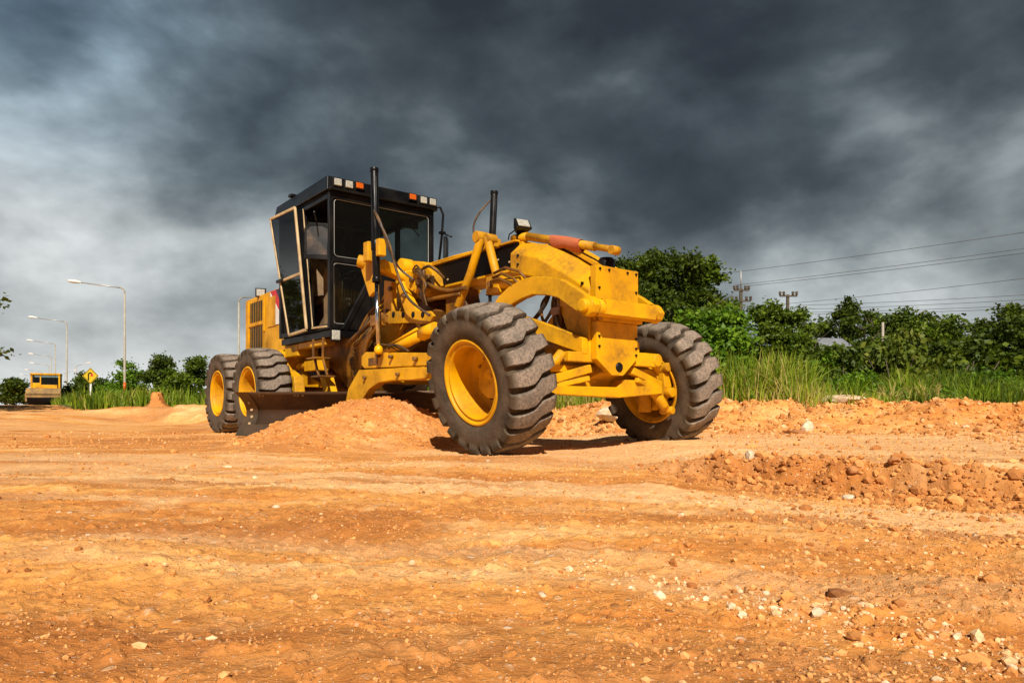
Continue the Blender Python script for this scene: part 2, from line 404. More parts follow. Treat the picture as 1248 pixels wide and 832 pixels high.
def build_ground():
    r = np.concatenate([[0.05, .2, .4], np.geomspace(.6, 45, 1050), np.geomspace(46.5, 900, 60)])
    th = np.concatenate([np.radians(np.arange(-250, -46, 3.0)), np.radians(np.linspace(-46, 46, 760)), ])
    # angle measured from +Y, clockwise
    TH, RR = np.meshgrid(th, r)
    X = RR*np.sin(TH); Y = RR*np.cos(TH); Z = ground_h(X, Y)
    nr, nt_ = RR.shape
    V = np.stack([X, Y, Z], -1).reshape(-1, 3)
    i, j = np.meshgrid(np.arange(nr-1), np.arange(nt_), indexing='ij')
    j2 = (j+1) % nt_
    Q = np.stack([i*nt_+j, (i+1)*nt_+j, (i+1)*nt_+j2, i*nt_+j2], -1).reshape(-1, 4)[:, ::-1]
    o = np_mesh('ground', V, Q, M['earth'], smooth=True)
    sd = seg_dist(X, Y, RIDGE); sb = seg_dist(X, Y, BANK)
    wob = fbm(X*.8, Y*.8, 4)
    pale = sstep(.0, .5, sd+.4*wob)*sstep(.5, -.6, sb+.8*wob)*sstep(-3.5, .5, X)*.85
    pale = np.maximum(pale, .75*sstep(.9, .2, np.abs(Y-5.6-.12*X+.8*wob))*sstep(3.5, 1, X))
    pale = np.maximum(pale, .35*sstep(9, 13, Y)*sstep(-3, -6, X)*sstep(-.3, .2, fbm(X*.5, Y*1.2, 4)))
    brown = sstep(.34, .10, np.abs(sd+.10+.15*wob))*sstep(.7, 1.4, X)*1.0  # brown scarp soil, colour deepened to replace shade the frontal sun loses
    brown = np.maximum(brown, .8*sstep(2.6, 1.4, Y+.7*wob-.25*X)*sstep(.4, -.6, X+wob))
    brown = np.maximum(brown, .6*sstep(3.2, 1.6, Y+.5*wob)*sstep(.4, 1.3, X))
    Yw = Y+.28*X+.03*X*X
    sweep = fbm(X*.22+7, Yw*1.05+3, 4, .55)
    brown = np.maximum(brown, 1.0*sstep(.0, .20, sweep)*sstep(7.5, 5, Y)*(1-.6*pale))
    sw2 = fbm(X*.18+51, Yw*1.5+13, 4, .55)
    pale = np.maximum(pale, .95*sstep(.06, .26, sw2)*sstep(1.0, 2.2, Y)*sstep(9, 6, Y))
    pat = fbm(X*.6+77, Y*.5, 3); brown = np.maximum(brown, .8*sstep(.12, .32, pat)*sstep(5.5, 7.5, Y)*sstep(-2.5, -4, X))
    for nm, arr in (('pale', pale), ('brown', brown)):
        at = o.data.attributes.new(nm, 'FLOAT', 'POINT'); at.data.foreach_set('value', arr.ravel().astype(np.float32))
    tag(o, kind='structure'); return o
build_ground()
# meadow beyond the bank: its own sheet lying 3 cm above the earth
def sheet(name, x0, x1, y0, y1, nx, ny, mat, mask=None, lift=.03, hf=None):
    xs = np.linspace(x0, x1, nx); ys = np.linspace(y0, y1, ny)
    X, Y = np.meshgrid(xs, ys); Z = (ground_h(X, Y) if hf is None else hf(X, Y))+lift
    V = np.stack([X, Y, Z], -1).reshape(-1, 3)
    i, j = np.meshgrid(np.arange(ny-1), np.arange(nx-1), indexing='ij')
    Q = np.stack([i*nx+j, i*nx+j+1, (i+1)*nx+j+1, (i+1)*nx+j], -1).reshape(-1, 4)
    if mask is not None:
        cx = X[:-1, :-1].ravel(); cy = Y[:-1, :-1].ravel(); Q = Q[mask(cx, cy)]
    o = np_mesh(name, V, Q, mat, smooth=True); tag(o, kind='structure'); return o
def verge(X, Y):
    a = seg_dist(X, Y, BANK) > 2.6
    left = X > -0.68*Y+ 1.2            # left boundary: the graded strip runs on towards the road
    return a & left
sheet('meadow', -60, 90, 6, 140, 420, 420, M['meadow'], verge)
sheet('road', -130, -46, 52, 150, 60, 60, M['asphalt'], lambda x, y: (x < -.80*y+3) & (x > -.95*y-2), lift=.05)

# ------------------------------------------------------------------ grader
HD = .671
root = empty('motor_grader', (.763, 7.668, 0), (0, 0, math.atan2(-math.cos(HD), math.sin(HD))))
tag(root, 'large yellow motor grader with black cab pushing loose earth with its angled blade', 'motor grader')

TR, TW = .725, .51
def tyre_mesh():
    N = 22; per = 34; nth = N*per
    # half profile (y from outer to inner), radius
    prof = []
    bead = [(.405, -.215), (.43, -.235), (.47, -.250), (.52, -.257), (.565, -.256), (.60, -.250)]
    sh = [(.618, -.249), (.634, -.250), (.648, -.251), (.661, -.251), (.673, -.249), (.684, -.245), (.693, -.238), (.700, -.228), (.706, -.214)]
    half = bead+sh
    tread = [(.711+.014*(1-(y/.2)**2), y) for y in np.linspace(-.20, .20, 32)]
    prof = half+tread+[(r, -y) for r, y in half[::-1]]
    prof = np.array(prof); npf = len(prof)
    th = np.arange(nth)*2*math.pi/nth
    t = np.clip(prof[:, 1]/.25, -1, 1)
    # the lug edge: flat, step, flat
    off = np.interp(t, [-1, -.45, -.1, .25, .55, 1], [0, .0, .02, .125, .135, .165])
    off2 = np.where(np.abs(t) > .999, np.where(t < 0, 0, .165), off)
    TH = th[:, None]*np.ones(npf)[None]
    ph = ((TH - off2[None])/(2*math.pi/N)) % 1.0          # 0..1 in a lug pitch
    half_w = .085+.085*np.abs(t)**1.6
    d = np.abs(ph-.5)                                      # groove centred at .5
    lug = np.clip((d-half_w[None])/.04, 0, 1); lug = lug*lug*(3-2*lug)
    # middle rib is partly worn level
    sect = np.clip((prof[:, 0]-.600)/.05, 0, 1)            # only near shoulder and tread
    depth = .060*sect*(1-.22*np.exp(-(t/.25)**2))
    Rr = prof[None, :, 0]-depth[None]*(1-lug)
    sh_out = np.clip((prof[:, 0]-.60)/.04, 0, 1)*np.clip((np.abs(prof[:, 1])-.225)/.02, 0, 1)
    # lug flanks bulge from the sidewall
    Yy = prof[None, :, 1]+np.sign(prof[None, :, 1])*(.014*lug*sh_out[None])
    jit = 1+.0025*np.sin(TH*5+prof[None, :, 1]*20)+.002*np.sin(TH*17)
    V = np.stack([Rr*jit*np.cos(TH), Yy, Rr*jit*np.sin(TH)], -1).reshape(-1, 3)
    i, j = np.meshgrid(np.arange(nth), np.arange(npf-1), indexing='ij'); i2 = (i+1) % nth
    Q = np.stack([i*npf+j, i2*npf+j, i2*npf+j+1, i*npf+j+1], -1).reshape(-1, 4)
    worn_ = (lug*np.clip((prof[None, :, 0]-.69)/.02, 0, 1)).reshape(-1)
    side = np.broadcast_to((.22*np.clip(1-np.abs(prof[None, :, 0]-.53)/.12, 0, 1)), (nth, npf)).reshape(-1)
    return V, Q, np.maximum(worn_, side)
def make_tyre(parent):
    V, Q, w = tyre_mesh()
    o = np_mesh('tyre', V, Q, M['tyre'], parent, smooth=True)
    a = o.data.attributes.new('worn', 'FLOAT', 'POINT'); a.data.foreach_set('value', w.astype(np.float32))
    try:
        # keep groove walls crisp
        o.data.set_sharp_from_angle(angle=R(27))
    except Exception: pass
    return o
def make_rim(parent, d=0):
    m = MB()
    # outer side is -y
    outer = [(.415, -.200), (.418, -.222), (.408, -.236), (.392, -.236), (.384, -.225), (.378, -.205), (.366, -.200), (.362, -.212), (.350, -.212), (.343, -.198),
             (.338, -.15), (.335, -.05), (.333, .04-d), (.320, .058-d), (.300, .064-d), (.15, .064-d)]
    m.lathe(outer, 72)
    inner = [(.415, .200), (.418, .222), (.408, .236), (.392, .236), (.384, .225), (.370, .215), (.352, .20), (.345, .10-d), (.340, .085-d), (.15, .085-d)]
    m.lathe(inner, 72)
    return m.build('rim', M['yellow'], parent)
def make_hub(parent):
    m = MB()
    m.lathe([(.0, .01), (.085, .01), (.10, .02), (.115, .045), (.15, .05), (.155, .063)], 32)
    for k in range(10):
        a = 2*math.pi*k/10
        m.tube([(.205*math.cos(a), .065, .205*math.sin(a)), (.205*math.cos(a), .030, .205*math.sin(a))], .018, 6)
    m.lathe([(.0, .20), (.10, .20), (.12, .18), (.15, .06)], 32)
    m.tube([(.03, .01, .03), (.03, -.005, .03)], .02, 6)
    o = m.build('hub', M['yellow'], parent); o.data.materials.append(M['greasy']); nf = len(o.data.polygons)
    for k in range(nf):
        if 32*5 <= k < 32*5+80: o.data.polygons[k].material_index = 1
    return o
w0 = empty('wheel', (0, -1.26, TR), (R(12), 0, 0), root)
make_tyre(w0); make_rim(w0); make_hub(w0)
w1 = empty('wheel', (0, 1.26, TR), (0, 0, 0), root)
ty = [c for c in bpy.data.objects if c.parent == w0 and c.name.startswith('tyre')][0].copy(); COL.objects.link(ty); ty.parent = w1
make_rim(w1, .17)
hb = [c for c in bpy.data.objects if c.parent == w0 and c.name.startswith('hub')][0].copy(); COL.objects.link(hb); hb.parent = w1; hb.location = (0, -.10, 0)
w1.rotation_euler = (Matrix.Rotation(R(12), 3, 'X') @ Matrix.Rotation(math.pi, 3, 'Z')).to_euler()
for a in (-7.11-.817, -7.11+.817):
    for sgn in (-1, 1):
        w = copy_tree(w0, root); w.location = (a, sgn*1.26, TR-.012)
        w.rotation_euler = (0, rnd.random()*2, 0 if sgn < 0 else math.pi)
bpy.context.view_layer.update()

Y = M['yellow']; BV = .008
# ---- main frame (gooseneck)
m = MB()
m.box(-3.3, -.80, -.19, .19, 2.05, 2.35)
m.prism([(-3.3, 2.36), (-3.9, 2.10), (-4.5, 1.55), (-6.2, 1.45), (-6.2, 1.0), (-4.6, 1.0), (-3.9, 1.18), (-3.3, 1.62), (-3.0, 2.05)], 'y', -.30, .30)
m.build('main_frame', Y, root, BV)
m = MB(); m.box(-3.3, -.86, -.245, .245, 2.352, 2.375); m.box(-3.0, -.86, -.245, .245, 2.018, 2.048)
m.tube([(-3.1, -.21, 2.39), (-2.2, -.2, 2.40), (-1.6, -.2, 2.385)], .018, 8)
m.build('frame_flange', Y, root, .004)
for s in (-1, 1):
    m = MB(); m.box(-2.62, -.845, s*.194 if s > 0 else -.212, .212 if s > 0 else -.194, 2.05, 2.345)
    p = m.build('side_panel', M['plate'], root, .004)
    for a, z in ((-2.3, 2.12), (-1.0, 2.14), (-.9, 2.10), (-1.22, 2.2)):
        MB().tube([(a, s*.212, z), (a, s*.224, z)], .014, 8).build('bolt', M['beige'], p)
# ---- front box
st = [(-.845, 2.34, 2.20, 1.98), (-.40, 2.25, 2.08, 1.86), (-.12, 2.11, 1.93, 1.72), (.03, 2.03, 1.85, 1.40), (.18, 1.94, 1.77, 1.05), (.42, 1.80, 1.62, .90)]
vs = []
for a, zt, zc, zb in st: vs += [(a, -.33, zb), (a, -.33, zc), (a, -.17, zt), (a, .17, zt), (a, .33, zc), (a, .33, zb)]
fs = [(0,1,2,3,4,5), tuple(range(len(vs)-6, len(vs)))[::-1]]
for i in range(len(st)-1):
    for k in range(6): fs.append((i*6+k, i*6+(k+1) % 6, i*6+6+(k+1) % 6, i*6+6+k))
m = MB(); m.add(vs, fs)
m.prism([(-.25, 1.80), (.10, 1.62), (.30, 1.15), (.42, .80), (.2, .72), (-.02, .80), (-.12, 1.15), (-.3, 1.5)], 'y', -.17, .17)
m.build('front_frame', Y, root, .012)
m = MB()   # top cover strip on the front box
vs = []
for a, zt in ((-.35, 2.245), (-.1, 2.13), (.40, 1.84)): vs += [(a, -.13, zt), (a, .13, zt), (a, .13, zt+.05), (a, -.13, zt+.05)]
m.add(vs, [(0,1,2,3), (8,11,10,9)]+[(i*4+k, i*4+(k+1) % 4, i*4+4+(k+1) % 4, i*4+4+k) for i in range(2) for k in range(4)])
m.build('top_cover', Y, root, .006)
# ---- front plate
m = MB(); m.box(.42, .50, -.31, .31, 1.50, 1.865)
m.box(.42, .56, -.27, .31, 1.31, 1.36)
m.prism([(-.30, 1.31), (.30, 1.31), (.30, .955), (.085, .775), (-.085, .775), (-.30, .93)], 'x', .42, .50)
m.box(.421, .47, -.29, .29, 1.3, 1.52)
fp = m.build('front_plate', Y, root, .006)
for b, z in ((-.26, 1.83), (-.13, 1.83), (.14, 1.83), (.27, 1.83), (-.27, 1.64), (.27, 1.64), (-.24, 1.52), (.26, 1.52), (-.27, 1.16), (-.27, 1.06), (.27, 1.16), (.27, 1.06), (.27, .99)):
    MB().tube([(.50, b, z), (.515, b, z)], .013, 6).build('bolt', M['black'], fp)
m = MB(); m.lathe([(0, .512), (.045, .512), (.05, .50)], 20, (0, 0.02, .86), 'x'); m.build('pin_hole_disc', M['black'], fp)  # raised black disc painting the dark inside of a pin hole
# ---- lift yoke: arched arms and cross bar
outer = [(-1.25, 1.30), (-1.05, 1.52), (-.83, 1.69), (-.66, 1.77), (-.45, 1.82), (-.25, 1.83), (-.04, 1.80), (.20, 1.74), (.42, 1.62), (.56, 1.53), (.64, 1.50), (.69, 1.43), (.66, 1.36), (.58, 1.33)]
inner = [(.50, 1.35), (.33, 1.45), (.15, 1.56), (-.04, 1.61), (-.25, 1.64), (-.42, 1.62), (-.58, 1.58), (-.74, 1.51), (-.92, 1.36), (-1.1, 1.18)]
m = MB()
for s in (-1, 1): m.prism(outer+inner, 'y', s*.43, s*.51)
m.tube([(.60, -.42, 1.42), (.60, .42, 1.42)], .085, 20)
m.box(.56, .70, -.36, .36, 1.345, 1.495)
m.build('lift_yoke', Y, root, .008)
for s in (-1, 1):
    m = MB(); m.lathe([(0, s*.575), (.055, s*.575), (.066, s*.565), (.066, s*.52), (.10, s*.515), (.10, s*.42)], 24, (.56, 0, 1.43), 'y'); m.build('pivot_pin', Y, root, .004)
# ---- top ram tube with rag, lamp, cap
rt = MB(); rt.tube([(-1.02, -.14, 2.42), (-.75, -.14, 2.40)], .05, 14); rt.tube([(-.75, -.14, 2.40), (.30, -.12, 2.10)], .046, 16); rt.tube([(.30, -.12, 2.10), (.58, -.11, 2.02)], .034, 14)
rt.tube([(.56, -.16, 2.02), (.56, -.06, 2.02)], .045, 14)
r_ = rt.build('ram_tube', Y, root)
m = MB()
A = Vector((-.33, -.14, 2.285)); B = Vector((.12, -.13, 2.155)); n = 16
vs = []; fs = []
for i in range(7):
    p = A.lerp(B, i/6)
    for k in range(n):
        an = 2*math.pi*k/n; rr = .056+.005*math.sin(3*an+i)
        dz = rr*math.sin(an); dy = rr*math.cos(an)
        if dz < 0: dz *= 1.5+.25*math.sin(i*1.7)
        vs.append((p.x, p.y+dy, p.z+dz))
for i in range(6):
    for k in range(n): fs.append((i*n+k, i*n+(k+1) % n, i*n+n+(k+1) % n, i*n+n+k))
m.add(vs, fs, True); tag(m.build('rag', M['cloth'], r_), 'faded red rag wrapped round the tube')
m = MB(); m.lathe([(.09, 1.86), (.09, 1.95), (.07, 1.985), (0, 2.0)], 20, (.36, -.02, 0), 'z'); m.build('filler_cap', M['black'], root)
rot = Matrix.Rotation(R(-25), 3, 'Y') @ Matrix.Rotation(R(-30), 3, 'Z')
def lamp_box(loc, size, rot, name='work_light', housing='black', lensm='lens_white', parent=root):
    """lamp facing local +x"""
    m = MB(); w, h, d = size
    m.add([rot @ Vector(p) + Vector(loc) for p in [(-d, -w*.6, -h*.6), (-d, w*.6, -h*.6), (-d, w*.6, h*.6), (-d, -w*.6, h*.6), (0, -w, -h), (0, w, -h), (0, w, h), (0, -w, h)]],
          [(0,3,2,1), (4,5,6,7), (0,1,5,4), (1,2,6,5), (2,3,7,6), (3,0,4,7)])
    o = m.build(name, M[housing], parent, .006)
    m = MB()
    m.add([rot @ Vector(p) + Vector(loc) for p in [(.004, -w*.8, -h*.8), (.004, w*.8, -h*.8), (.004, w*.8, h*.8), (.004, -w*.8, h*.8), (.018, -w*.7, -h*.65), (.018, w*.7, -h*.65), (.018, w*.7, h*.65), (.018, -w*.7, h*.65)]],
          [(0,3,2,1), (4,5,6,7), (0,1,5,4), (1,2,6,5), (2,3,7,6), (3,0,4,7)])
    m.build('lens', M[lensm], o, .008)
    return o
wl = lamp_box((-.82, -.16, 2.56), (.10, .075, .12), Matrix.Rotation(R(-10), 3, 'Z') @ Matrix.Rotation(R(-35), 3, 'Y'))
m = MB(); m.tube([(-.88, -.18, 2.5), (-.90, -.17, 2.36)], .022, 8); m.tube([(-.9, -.2, 2.5), (-1.0, -.22, 2.46), (-1.02, -.22, 2.4)], .008, 6); m.build('bracket', M['black'], wl)

# ---- A shaped side-shift tubes above the near wheel
m = MB()
m.tube([(-1.37, -.36, 2.46), (-1.55, -.37, 2.10), (-1.82, -.38, 1.70)], .052, 14); m.tube([(-1.4, -.42, 2.48), (-1.4, -.24, 2.48)], .07, 14)
m.tube([(-1.24, -.36, 2.44), (-1.03, -.36, 1.90)], .050, 14); m.tube([(-1.22, -.40, 2.43), (-1.22, -.26, 2.43)], .06, 14)
m.box(-1.16, -.92, -.44, -.28, 1.76, 1.96)
m.tube([(-.98, -.38, 1.86), (-.55, -.38, 1.84)], .06, 14)
m.box(-1.42, -1.18, -.30, -.2, 2.34, 2.44)
m.build('shift_linkage', Y, root, .008)
m = MB()
for k, (p, q) in enumerate((((-1.0, -.46, 1.93), (-.6, -.47, 1.86)), ((-.95, -.48, 1.97), (-.52, -.46, 1.93)), ((-1.0, -.49, 1.88), (-.62, -.5, 1.80)))):
    p = Vector(p); q = Vector(q); m.tube([p, p.lerp(q, .5)+Vector((0, -.02, .05)), q, q+Vector((.1, .02, -.10))], .017, 8)
m.build('hydraulic_hose', M['greasy'], root)

# ---- saddle, lift arms, lift rams
m = MB()
m.prism([(-3.45, 2.30), (-3.1, 2.48), (-2.7, 2.40), (-2.45, 2.22), (-2.40, 2.0), (-2.65, 1.93), (-3.3, 1.98)], 'y', -.36, .36)
m.prism([(-2.95, 2.30), (-2.62, 2.26), (-2.50, 2.05), (-2.72, 1.97), (-3.0, 2.1)], 'y', -.47, .47)
m.build('saddle', Y, root, .015)
for s in (-1, 1):
    m = MB(); m.lathe([(0, s*.50), (.085, s*.50), (.115, s*.49), (.115, s*.34)], 24, (-3.05, 0, 2.37), 'y'); m.build('saddle_boss', Y, root, .004)
for s in (-1, 1):
    arm = MB()
    arm.tube([(-2.95, s*.30, 2.20), (-3.15, s*.55, 2.32), (-3.42, s*.80, 2.44)], [.11, .10, .09], 14)
    arm.tube([(-3.42, s*.78, 2.44), (-3.50, s*.90, 2.47)], [.10, .085], 16)
    arm.prism([(-3.52, 2.40), (-3.2, 2.52), (-3.05, 2.45), (-3.1, 2.0), (-3.25, 1.95)], 'y', s*.80, s*.86)
    arm.bar((-3.15, s*.45, 2.28), (-2.95, s*.84, 2.34), .12, .14)
    la = arm.build('lift_arm', Y, root, .008)
    m = MB(); m.box(-3.14, -3.01, s*.95-.055, s*.95+.055, 2.38, 2.64); m.build('trunnion_block', Y, la, .012)
    m = MB(); m.box(-2.79, -2.70, s*.95-.055, s*.95+.055, 2.40, 2.62); m.build('trunnion_block', Y, la, .012)
    # ram
    top = Vector((-2.93, -.95, 3.58)) if s < 0 else Vector((-2.84, .95, 3.62))
    bot = Vector((-2.86, -.95, 2.08)) if s < 0 else Vector((-2.92, .93, 2.10))
    end = Vector((-2.81, -.95, 1.20)) if s < 0 else Vector((-2.9, .93, 1.20))
    m = MB(); m.tube([bot, top], .051, 20); m.tube([top.lerp(bot, .03), top], .057, 20); m.tube([bot, bot.lerp(top, .04)], .060, 20)
    m.tube([bot.lerp(top, .28), bot.lerp(top, .36)], .066, 20)
    m.tube([top.lerp(bot, .08)+Vector((.06, -.01, 0)), bot.lerp(top, .3)+Vector((.06, -.01, 0))], .011, 8)
    rm = m.build('lift_ram', M['black'], root, .003)
    m = MB(); m.tube([end, bot], .028, 14); m.build('rod', M['chrome'], rm)
    m = MB(); m.lathe([(0, -.06), (.045, -.05), (.055, -.02), (.055, .02), (.038, .05), (0, .055)], 20, tuple(end), 'z'); m.build('ball_end', Y, rm)
# brackets under the saddle and the lock bar
for s in (-1, 1):
    m = MB()
    m.prism([(-3.50, 2.25), (-3.28, 2.20), (-3.24, 1.70), (-3.52, 1.72)], 'y', s*.43, s*.50)
    m.prism([(-3.12, 2.12), (-3.0, 2.17), (-2.88, 2.02), (-2.62, 1.74), (-2.62, 1.66), (-2.88, 1.68), (-3.0, 1.86)], 'y', s*.43, s*.50)
    m.box(-3.56, -3.20, s*.44-.02, s*.44+.02, 1.62, 1.72); m.build('saddle_bracket', Y, root, .008)
m = MB(); m.prism([(-3.4, 1.72), (-3.25, 1.78), (-2.2, 1.67), (-2.1, 1.60), (-2.2, 1.52), (-2.45, 1.53), (-2.6, 1.56), (-3.38, 1.62)], 'y', -.56, -.52)
lb = m.build('lock_bar', Y, root, .004)
for a, z in ((-3.12, 1.72), (-2.86, 1.69), (-2.60, 1.665), (-2.36, 1.64)): MB().lathe([(0, -.564), (.040, -.564), (.043, -.56)], 16, (a, 0, z), 'y').build('hole_disc', M['black'], lb)  # black discs on the solid bar paint the darkness of its holes
# frame web and transmission case under cab
m = MB(); m.prism([(-3.9, 1.75), (-2.9, 1.95), (-2.6, 1.75), (-2.75, 1.45), (-3.2, 1.25), (-3.9, 1.05)], 'y', -.24, .24)
m.prism([(-2.5, 2.0), (-2.1, 2.0), (-2.0, 1.72), (-2.5, 1.6)], 'y', -.12, .12)
m.build('frame_web', M['greasy'], root, .01)
m = MB()
vs = []
for z, a0, a1, w in ((1.52, -5.5, -4.0, .62), (1.25, -5.35, -4.1, .56), (.95, -5.1, -4.25, .45), (.68, -4.85, -4.4, .32)):
    vs += [(a0, -w, z), (a1, -w*.8, z), (a1, w*.8, z), (a0, w, z)]
m.add(vs, [(0,1,2,3), (12,15,14,13)]+[(i*4+k, i*4+(k+1) % 4, i*4+4+(k+1) % 4, i*4+4+k) for i in range(3) for k in range(4)])
for k in range(5): m.tube([(-4.1-.02*k, -.5+.05*k, 1.5-.1*k), (-4.3-.05*k, -.55, 1.2), (-4.45, -.45, .9-.02*k)], .03, 8)
m.build('transmission_case', M['greasy'], root, .02)
m = MB()
for k in range(9):
    o0 = .05*k
    m.tube([(-3.0, -.72-.01*k, 1.62+.01*k), (-3.35-.02*k, -.74, 1.50-.015*k), (-3.75, -.70, 1.42-.045*k), (-4.10-.03*k, -.66+.02*k, 1.36-.06*k)], .024, 8)
m.tube([(-3.0, -.76, 1.66), (-3.3, -.78, 1.64), (-3.9, -.76, 1.45), (-4.2, -.72, 1.38)], .035, 10)
m.box(-3.3, -3.05, -.82, -.68, 1.56, 1.70)
hz = m.build('hose_bundle', M['greasy'], root)
# hoses
def hose(name, pts, r, mat='hose', parent=root):
    pts = [Vector(p) for p in pts]; out = []
    P = [pts[0]]+pts+[pts[-1]]
    for i in range(1, len(P)-2):
        for t in np.linspace(0, 1, 8, endpoint=False):
            a, b, c, d = P[i-1], P[i], P[i+1], P[i+2]
            out.append(.5*((2*b)+(-a+c)*t+(2*a-5*b+4*c-d)*t*t+(-a+3*b-3*c+d)*t**3))
    out.append(pts[-1])
    return MB().tube(out, r, 8).build(name, M[mat], parent)
hose('hydraulic_hose', [(-2.83, -.99, 2.98), (-2.72, -.98, 2.82), (-2.62, -.9, 2.55), (-2.6, -.8, 2.2), (-2.45, -.72, 1.85), (-2.1, -.62, 1.60)], .017)
hose('hydraulic_hose', [(-2.83, -1.0, 3.0), (-2.70, -.97, 2.8), (-2.66, -.88, 2.5), (-2.72, -.7, 2.28), (-2.6, -.55, 2.12)], .015)
hose('hydraulic_hose', [(-2.92, .93, 3.5), (-3.02, .8, 3.3), (-3.1, .76, 3.1), (-3.05, .8, 2.85), (-2.9, .88, 2.62)], .014)
hose('hydraulic_hose', [(-2.5, -.49, 2.12), (-2.2, -.50, 1.98), (-1.9, -.46, 1.90), (-1.6, -.42, 1.90)], .028, 'greasy')
hose('hydraulic_hose', [(-2.55, -.49, 2.02), (-2.35, -.52, 1.84), (-2.1, -.50, 1.83), (-1.7, -.42, 1.84)], .026, 'greasy')
hose('hydraulic_hose', [(-2.62, -.42, 2.27), (-2.4, -.45, 2.28), (-2.3, -.40, 2.22), (-2.25, -.3, 2.12)], .02, 'greasy')
hose('hydraulic_hose', [(-.42, -.15, 1.90), (-.36, -.18, 1.68), (-.46, -.2, 1.52), (-.64, -.2, 1.40), (-.8, -.2, 1.36)], .024)
hose('hydraulic_hose', [(-.2, -.22, 1.80), (-.18, -.26, 1.55), (-.30, -.28, 1.38), (-.4, -.3, 1.30)], .018)
hose('hydraulic_hose', [(-.12, -.3, 1.75), (-.08, -.33, 1.5), (-.02, -.35, 1.35), (.05, -.34, 1.2)], .016)
rnd.seed(21)
for k in range(7):
    y0 = -.50-.015*k
    hose('hydraulic_hose', [(-2.75+.05*k, y0+.02, 2.28-.02*k), (-2.55+.06*k, y0-.03, 2.30-.05*k), (-2.42+.03*k, y0-.02, 2.12-.04*k), (-2.6+.06*k, y0+.02, 1.92-.03*k)], .012+.003*(k % 3), 'greasy' if k % 2 else 'hose')
for k in range(5):
    hose('hydraulic_hose', [(-3.6+.1*k, -.40, 2.02-.06*k), (-3.85+.04*k, -.52, 1.85-.05*k), (-4.0+.05*k, -.60, 1.62-.03*k), (-4.15, -.62, 1.40-.04*k)], .020, 'hose' if k % 2 else 'greasy')
hose('hydraulic_hose', [(-.06, -.34, 1.70), (-.16, -.30, 1.50), (-.04, -.26, 1.34), (.10, -.22, 1.18)], .016, 'hose')
hose('hydraulic_hose', [(-.30, -.10, 1.80), (-.50, -.14, 1.62), (-.44, -.2, 1.44), (-.28, -.28, 1.34)], .018, 'greasy')
for k in range(4):
    hose('hydraulic_hose', [(-3.15+.14*k, -.80, 1.22), (-3.0+.12*k, -.90, 1.30-.02*k), (-2.75+.1*k, -.88, 1.24), (-2.6+.1*k, -.80, 1.16)], .011, 'hose')
for a_, b_, z_, r_s in ((-3.3, -.5, 2.10, .035), (-3.38, -.51, 1.80, .03), (-2.9, -.51, 1.95, .03), (-2.75, -.48, 2.15, .04), (-2.3, -.5, 2.12, .03), (-2.95, -.88, 1.14, .03), (-2.6, -.88, 1.10, .025), (-2.0, -.88, 1.04, .03), (-3.3, -.89, .86, .025), (-2.4, -.89, .87, .025), (-1.05, -.45, 1.86, .04), (-1.5, -.30, 2.38, .03), (.42, -.40, 1.2, .0)):
    if r_s: MB().tube([(a_, b_+.02, z_), (a_, b_-.035, z_)], r_s, 6).build('bolt', M['greasy'], root)
for a_, z_ in ((.33, 1.70), (.33, 1.5), (-.7, 2.15), (-.7, 2.05)): MB().tube([(a_, -.325, z_), (a_, -.345, z_)], .016, 6).build('bolt', M['black'], root)
m = MB(); m.box(-2.62, -2.36, -.50, -.38, 2.02, 2.16); m.box(-2.58, -2.42, -.54, -.50, 2.05, 2.12); m.tube([(-2.5, -.46, 2.16), (-2.5, -.46, 2.24)], .03, 8); m.build('valve_block', M['greasy'], root, .006)
m = MB(); m.tube([(-.45, -.36, 1.22), (.25, -.36, 1.02)], .04, 12); m.tube([(.2, -.36, 1.03), (.4, -.36, .98)], .022, 10); m.build('steering_ram', M['greasy'], root)
m = MB(); m.box(-.22, -.16, -.24, -.18, 1.3, 1.85); m.box(-.06, .0, -.33, -.28, 1.25, 1.6); m.box(-.12, .02, -.36, -.30, 1.42, 1.5); m.build('valve_bracket', M['greasy'], root, .005)
m = MB(); m.tube([(-2.9, -.80, 1.16), (-1.98, -.78, 1.35)], .062, 16); m.tube([(-2.0, -.78, 1.35), (-1.72, -.77, 1.40)], [.085, .075], 16)
m.tube([(-2.85, -.81, 1.25), (-2.1, -.80, 1.42)], .018, 8)
m.build('shift_ram', Y, root)

# ---- drawbar, circle, blade arms
m = MB()
for s in (-1, 1):
    m.prism([(-3.48, 1.16), (-3.36, 1.21), (-1.74, 1.10), (-1.66, 1.03), (-1.74, .95), (-3.40, .99), (-3.48, 1.04)], 'y', s*.72, s*.86)
    m.bar((-1.75, s*.76, 1.02), (-.55, s*.10, 1.02), .14, .16)
m.box(-3.4, -3.2, -.74, .74, 1.0, 1.14)
m.tube([(-.6, 0, 1.02), (-.35, 0, 1.0)], .12, 16)
db = m.build('drawbar', Y, root, .01)
m = MB(); m.box(-3.26, -3.0, -.868, -.86, 1.02, 1.12); m.build('recess_patch', M['greasy'], db, .003)  # dark raised patch standing in for a shaded recess
m = MB()
for s in (-1, 1):
    m.prism([(-3.52, .97), (-2.08, .945), (-1.76, .93), (-1.72, .87), (-1.78, .80), (-2.10, .79), (-2.6, .80), (-2.95, .78), (-3.22, .70), (-3.42, .56), (-3.95, .50), (-3.85, .72)], 'y', s*.76, s*.88)
m.lathe([(.70, .80), (.86, .80), (.86, .90), (.70, .90), (.70, .80)], 64, (-3.0, 0, 0), 'z')
m.build('blade_circle', Y, root, .008)
